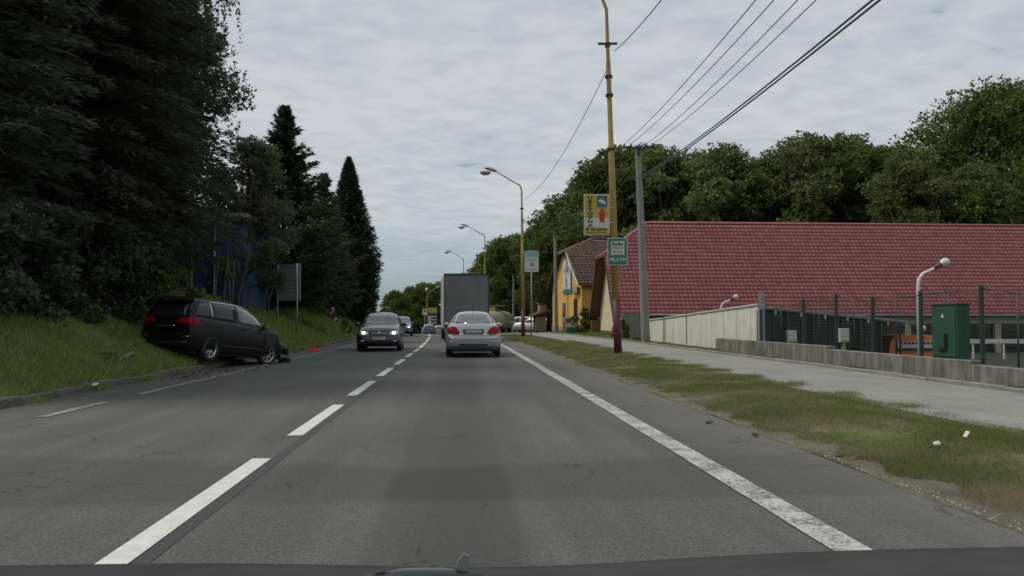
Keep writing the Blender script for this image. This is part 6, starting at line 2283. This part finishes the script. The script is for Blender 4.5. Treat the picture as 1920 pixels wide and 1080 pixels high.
# ------------------------------------------------------------------ petrol price sign and small board by the bend
Yp = 128
pt_ = at(811, 600, Yp)
ts = empty('price_sign', (pt_.x, Yp, zr(Yp)), 0, 'tall petrol station price sign, yellow and violet on top', 'sign')
def zz_of(py): return at(811, py, Yp).z - zr(Yp)
wS = 15.5 / F * Yp
MB().box((0, .15, (zz_of(577) - .2) / 2), (wS, .25, zz_of(577) + .2)).build('column', M['grey_metal'], ts)
MB().box((0, 0, (zz_of(577) + zz_of(586)) / 2), (wS, .06, zz_of(577) - zz_of(586))).build('yellow_field', M['yellow_print'], ts)
MB().box((0, -.04, (zz_of(580) + zz_of(583)) / 2), (wS * .5, .03, .12)).build('logo_bar', M['orange'], ts)
MB().box((0, 0, (zz_of(587) + zz_of(592)) / 2), (wS, .06, zz_of(587) - zz_of(592))).build('violet_field', M['violet_print'], ts)
MB().box((0, 0, (zz_of(593) + zz_of(613)) / 2), (wS, .05, zz_of(593) - zz_of(613))).build('price_field', M['sign_white'], ts)
for k in range(3):
    zc_ = zz_of(596.5 + k * 5.8)
    MB().box((.18, -.04, zc_), (wS * .66, .03, .28)).build('price_display', M['shelter_dark'], ts)
pw = at(796, 600, 120)
t = empty('arrow_board', (pw.x, 120, zr(120)), 0, 'small white board with a dark mark left of the price sign', 'sign')
zw = at(796, 585, 120).z - zr(120)
MB().bbox((0, 0, zw), (.58, .04, .88), .02).build('panel', M['sign_white'], t)
MB().box((.02, -.03, zw + .15), (.3, .02, .22)).build('mark', M['black_plastic'], t)
MB().cyl((0, .05, -.2), (0, .05, zw + .3), .04).build('post', M['grey_metal'], t)
# dark kiosk behind the price sign
pk_ = at(830, 600, 130)
t = empty('kiosk', (pk_.x, 131, zr(130)), 0, 'dark kiosk between the price sign and the truck', 'building')
MB().box((0, 1.5, 1.9), (2.2, 3, 3.8)).build('wall', M['shelter_dark'], t)
MB().box((0, 1.4, 3.85), (2.6, 3.4, .15)).build('roof', M['dark_metal'], t)
MB().box((0, -.03, 1.4), (1.0, .06, 2.0)).build('door', M['dark_glass'], t)

# small wooden stall with carved roof by the parked cars
pw = at(1012, 612, 80)
t = empty('wooden_stall', (pw.x, 80, zr(80) + .1), R_(12), 'small wooden stall with a tilted brown roof beyond the second lamp', 'stall')
zr1 = at(1012, 590, 80).z - zr(80) - .1
zr2 = at(1016, 574, 80).z - zr(80) - .1
for k in range(6):
    MB().box((0, -.4, .3 + k * (zr1 - .4) / 6), (1.1, .05, (zr1 - .4) / 6 - .02)).build('plank', M['plinth'], t)
MB().box((0, .1, (zr1) / 2), (1.0, .9, zr1 - .1)).build('wall', M['brown_wood'], t)
MB().prism([(-.9, -.7, zr1 - .15), (.8, -.7, zr1 + .35), (.85, .9, zr1 + .35), (-.85, .9, zr1 - .15)], (0, 0, .14)).build('roof', M['brown_wood2'], t)
MB().bbox((.25, 0, (zr1 + zr2) / 2 + .2), (.75, .7, zr2 - zr1), .08).build('chimney', M['plinth'], t)
MB().box((.25, 0, zr2 + .22), (.95, .9, .1), ry=.2).build('cap', M['brown_wood2'], t)
MB().tube([(1.0, .2, 0), (1.05, .2, 1.2), (1.0, .2, 2.2)], [.3, .26, .15], 8).build('dark_post', M['shelter_dark'], t)

# ------------------------------------------------------------------ small litter and debris
def debris(name, mb, mat, loc, rot, label, cat, group=None):
    o = mb.build(name, mat)
    o.location = loc; o.rotation_euler = rot
    return tag(o, label, cat, group)


p = on(590, 657, .04)
t = empty('red_plastic_piece', (p.x, p.y, .01), .3, 'bright red broken plastic piece at the left kerb past the crashed car', 'plastic piece')
MB().prism([(-.3, 0, .0), (.26, 0, .0), (.34, .05, .2), (.12, .02, .15), (.02, .05, .21), (-.12, 0, .13), (-.24, .04, .19)], (0, .05, 0)).build('shell', M['red_plastic'], t)
MB().prism([(-.24, -.12, .0), (.14, -.16, .0), (.2, .0, .02), (-.2, .02, .04)], (0, 0, .03)).build('flap', M['red_plastic'], t)
p = at(236, 662, 17.2)
debris('broken_trim', MB().box((0, 0, 0), (.34, .035, .03)).box((-.42, .02, -.02), (.4, .015, .015), rz=.1), M['sign_back'], (p.x, 17.2, gz(p.x, 17.2) + .12), (0, R_(-28), R_(15)), 'pale broken trim strip lying in the grass left of the crashed car', 'broken part')
p = at(205, 668, 16.6)
debris('broken_panel', MB().box((0, 0, 0), (.22, .14, .012)).box((.12, .06, .02), (.12, .07, .01), rx=.4), M['dark_metal'], (p.x, 16.6, gz(p.x, 16.6) + .14), (.2, .1, .8), 'small grey panel fragment in the grass beside the trim strip', 'broken part')
p = at(168, 707, 14.2)
debris('paper_scrap', MB().prism([(-.13, -.05, 0), (.12, -.07, .01), (.14, .05, .03), (-.1, .07, .02)], (0, 0, .006)), M['sign_white'], (p.x, 14.2, gz(p.x, 14.2) + .13), (.1, .05, .2), 'pale scrap lying in the grass near the left kerb', 'litter')
p = on(1757, 836, .12)
bm = bmesh.new(); bmesh.ops.create_icosphere(bm, subdivisions=2, radius=.045)
for v in bm.verts: v.co += Vector((math.sin(v.co.y * 60), math.sin(v.co.z * 50), math.sin(v.co.x * 70))) * .006
me = bpy.data.meshes.new('white_stone'); bm.to_mesh(me); bm.free(); me.materials.append(M['stone'])
o = link('white_stone', me); o.location = (p.x, p.y, .14); o.scale = (.85, .6, .5)
tag(o, 'white stone lying in the verge grass at the right', 'stone')
p = on(1812, 826, .12)
debris('cardboard_strip', MB().prism([(-.09, -.012, 0), (.09, -.02, .01), (.09, .015, .012), (-.09, .02, .0)], (0, 0, .004)), M['stone'], (p.x, p.y, .17), (.1, -.1, .9), 'pale strip of litter beside the pavement edge at the right', 'litter')
for i, (px, py) in enumerate(((1600, 858), (1572, 852), (1418, 814), (1330, 790))):
    p = on(px, py, .03)
    bm = bmesh.new(); bmesh.ops.create_icosphere(bm, subdivisions=2, radius=.03)
    for v in bm.verts: v.co += Vector((math.sin(v.co.y * 40 + i), math.sin(v.co.z * 50), math.sin(v.co.x * 60 + i))) * .01
    me = bpy.data.meshes.new('asphalt_lump'); bm.to_mesh(me); bm.free(); me.materials.append(M['soil'])
    o = link('asphalt_lump', me); o.location = (p.x, p.y, .025); o.scale = (1.5, 1.1, .6); o.rotation_euler.z = i
    tag(o, ['clod of earth nearest the bottom right on the asphalt edge', 'second clod of earth on the asphalt edge, left of the nearest', 'small clod on the asphalt edge at the middle of the verge', 'farthest clod of earth on the asphalt edge'][i], 'clod', 'clods of earth on the asphalt edge')
t_red = bpy.data.objects['red_plastic_piece']; t_red.scale = (.72, .72, .72)
# bits of bark and soil thrown on the road below the crashed car
n = 500
c_ = np.stack([rng.normal(-5.35, .45, n), rng.uniform(16.5, 22.5, n), np.full(n, .008)], 1)
c_[:, 0] -= (22.5 - c_[:, 1]) * .12
sg_ = rng.uniform(.01, .045, n)
co = (c_[:, None] + tet[None] * sg_[:, None, None] * rng.uniform(.5, 1.4, (n, 4, 1)) * np.array([1, 1, .5])).reshape(-1, 3)
tris = (np.arange(n)[:, None, None] * 4 + tr[None][:, :3] if tr.shape[0] == 3 else np.arange(n)[:, None, None] * 4 + np.array([(0, 1, 3), (1, 2, 3), (2, 0, 3)])[None]).reshape(-1, 3)
tag(link('crash_debris', np_mesh('crash_debris', co, tris, plain('dark_soil', (.04, .03, .022), .9))), 'soil and splinters scattered under the crashed car', kind='stuff')

# ------------------------------------------------------------------ person on the bank
def person():
    px_, Y = 624.5, 51.5
    top = at(px_, 578, Y)
    H = 1.72
    z0 = top.z - H
    t = empty('person', (top.x, Y, z0), R_(-20), 'person in a black top standing in the weeds on the left bank', 'person')
    J = {'pel': (0, 0, .93), 'sp': (0, .0, 1.15), 'ch': (0, .02, 1.35), 'nk': (0, .0, 1.48), 'hd': (0, -.02, 1.60), 'ht': (0, -.01, 1.68),
         'ls': (-.17, 0, 1.40), 'le': (-.24, -.06, 1.14), 'lh': (-.16, -.26, 1.05), 'rs': (.17, 0, 1.40), 're': (.26, -.03, 1.14), 'rh': (.24, -.14, .92),
         'lhp': (-.09, 0, .88), 'lk': (-.10, -.03, .48), 'la': (-.11, .02, .08), 'lt': (-.12, -.15, .03), 'rhp': (.09, 0, .88), 'rk': (.11, -.04, .48), 'ra': (.12, .03, .08), 'rt': (.13, -.14, .03)}
    Rd = {'pel': .13, 'sp': .12, 'ch': .14, 'nk': .055, 'hd': .085, 'ht': .07, 'ls': .06, 'le': .042, 'lh': .035, 'rs': .06, 're': .042, 'rh': .035,
          'lhp': .085, 'lk': .06, 'la': .045, 'lt': .035, 'rhp': .085, 'rk': .06, 'ra': .045, 'rt': .035}
    E = [('pel', 'sp'), ('sp', 'ch'), ('ch', 'nk'), ('nk', 'hd'), ('hd', 'ht'), ('ch', 'ls'), ('ls', 'le'), ('le', 'lh'), ('ch', 'rs'), ('rs', 're'), ('re', 'rh'),
         ('pel', 'lhp'), ('lhp', 'lk'), ('lk', 'la'), ('la', 'lt'), ('pel', 'rhp'), ('rhp', 'rk'), ('rk', 'ra'), ('ra', 'rt')]
    keys = list(J)

    def skin(name, ks, edges, radf, mat, root):
        me = bpy.data.meshes.new(name)
        me.from_pydata([J[k] if k in J else k for k in ks], [(ks.index(a), ks.index(b)) for a, b in edges], [])
        o = link(name, me)
        o.modifiers.new('s', 'SKIN'); sub_ = o.modifiers.new('d', 'SUBSURF'); sub_.levels = 1; sub_.render_levels = 1
        for i, k in enumerate(ks):
            r = radf(k); me.skin_vertices[0].data[i].radius = (r, r)
        me.skin_vertices[0].data[ks.index(root)].use_root = True
        dg = bpy.context.evaluated_depsgraph_get()
        m2 = bpy.data.meshes.new_from_object(o.evaluated_get(dg))
        bpy.data.objects.remove(o)
        m2.materials.clear(); m2.materials.append(mat)
        m2.polygons.foreach_set('use_smooth', [True] * len(m2.polygons))
        return link(name, m2, t)
    skin('body', keys, E, lambda k: Rd[k], M['skin'], 'pel')
    ks = ['pel', 'sp', 'ch', 'ls', 'le', 'rs', 're']
    skin('black_top', ks, [('pel', 'sp'), ('sp', 'ch'), ('ch', 'ls'), ('ls', 'le'), ('ch', 'rs'), ('rs', 're')], lambda k: Rd[k] + .035, M['black_cloth'], 'pel')
    ks = ['pel', 'lhp', 'lk', 'la', 'rhp', 'rk', 'ra']
    skin('trousers', ks, [('pel', 'lhp'), ('lhp', 'lk'), ('lk', 'la'), ('pel', 'rhp'), ('rhp', 'rk'), ('rk', 'ra')], lambda k: Rd[k] + .035, M['black_cloth'], 'pel')
    MB().lathe([(.001, .12), (.06, .11), (.105, .05), (.11, -.01), (.09, -.05)], Matrix.Translation((0, .0, 1.64)), 12).build('hair', M['stake_wood'], t)
    for s in (-1, 1):
        MB().lathe([(.001, .012), (.012, .004), (.013, 0)], Matrix.Translation((s * .032, -.11, 1.625)) @ Matrix.Rotation(math.pi / 2, 4, 'X'), 8).build('eye', M['black_plastic'], t)
    MB().prism([(-.012, -.105, 1.60), (.012, -.105, 1.60), (0, -.13, 1.585)], (0, .01, .03)).build('nose', M['skin'], t)
    for (hx, hy, hz_, s) in ((-.16, -.26, 1.05, 1), (.24, -.14, .92, 1)):
        for k in range(5):
            a_ = (k - 2) * .018
            MB().tube([(hx + a_, hy, hz_), (hx + a_ * 1.2, hy - .05, hz_ - .02), (hx + a_ * 1.2, hy - .07, hz_ - .055)], [.010, .009, .006], 6).build('finger', M['skin'], t)
    return t


person()

# ------------------------------------------------------------------ bonnet of the camera's own car
bon = empty('own_car_bonnet', (0, 0, 0), 0, 'dark bonnet edge of the car the camera rides in, along the bottom', 'car bonnet')
vs, fs = [], []
nx_, ny_ = 48, 10
for j in range(ny_ + 1):
    t_ = j / ny_
    for i in range(nx_ + 1):
        q = i / nx_ * 2 - 1
        Yb = .70 + t_ * (.66 - .05 * q * q)
        x_ = q * 1.05 + .087
        slope_ = .40 - (.40 - .285) * t_ ** .8 + .013 * math.exp(-(q / .33) ** 2) * t_
        z_ = CAMZ - Yb * slope_ - (.003 if j == ny_ else 0)
        vs.append((x_, Yb, z_))
for j in range(ny_):
    for i in range(nx_):
        a = j * (nx_ + 1) + i
        fs.append((a, a + 1, a + nx_ + 2, a + nx_ + 1))
b0 = len(vs)
vs2 = vs + [(x, y, z - .03) for x, y, z in vs]
fs2 = fs + [tuple(i + b0 for i in f[::-1]) for f in fs]
edge = [ny_ * (nx_ + 1) + i for i in range(nx_ + 1)]
for a, b_ in zip(edge[:-1], edge[1:]): fs2.append((a, b_, b_ + b0, a + b0))
MB().add(vs2, fs2, True).build('bonnet_panel', plain('own_car_paint', (.045, .046, .045), .75, var=.25, scale=6, spec=.15), bon)

pc = at(790, 1084, 1.12)
om = Matrix.Translation(pc) @ Matrix.Rotation(R_(-14), 4, 'X') @ Matrix.Diagonal((2.1, 1.0, 1, 1))
orn = empty('bonnet_ornament', (0, 0, 0), 0, 'glossy oval trim piece with a bright rim at the middle of the bonnet', 'trim')
MB().lathe([(.001, .014), (.018, .013), (.029, .008), (.034, .0)], om, 32).build('dome', M['dark_glass'], orn)
MB().lathe([(.033, -.004), (.034, .004), (.037, .006), (.0395, .002), (.040, -.006)], om, 32).build('rim', M['dark_metal'], orn)
pf = at(866, 1052, 1.12)
MB().prism([(pf.x - .012, pf.y, pf.z - .02), (pf.x + .012, pf.y, pf.z - .02), (pf.x + .010, pf.y, pf.z + .006), (pf.x + .003, pf.y, pf.z + .010), (pf.x - .004, pf.y, pf.z + .002)], (0, .004, 0)).build('fin', M['grey_metal'], orn)
print('done build')
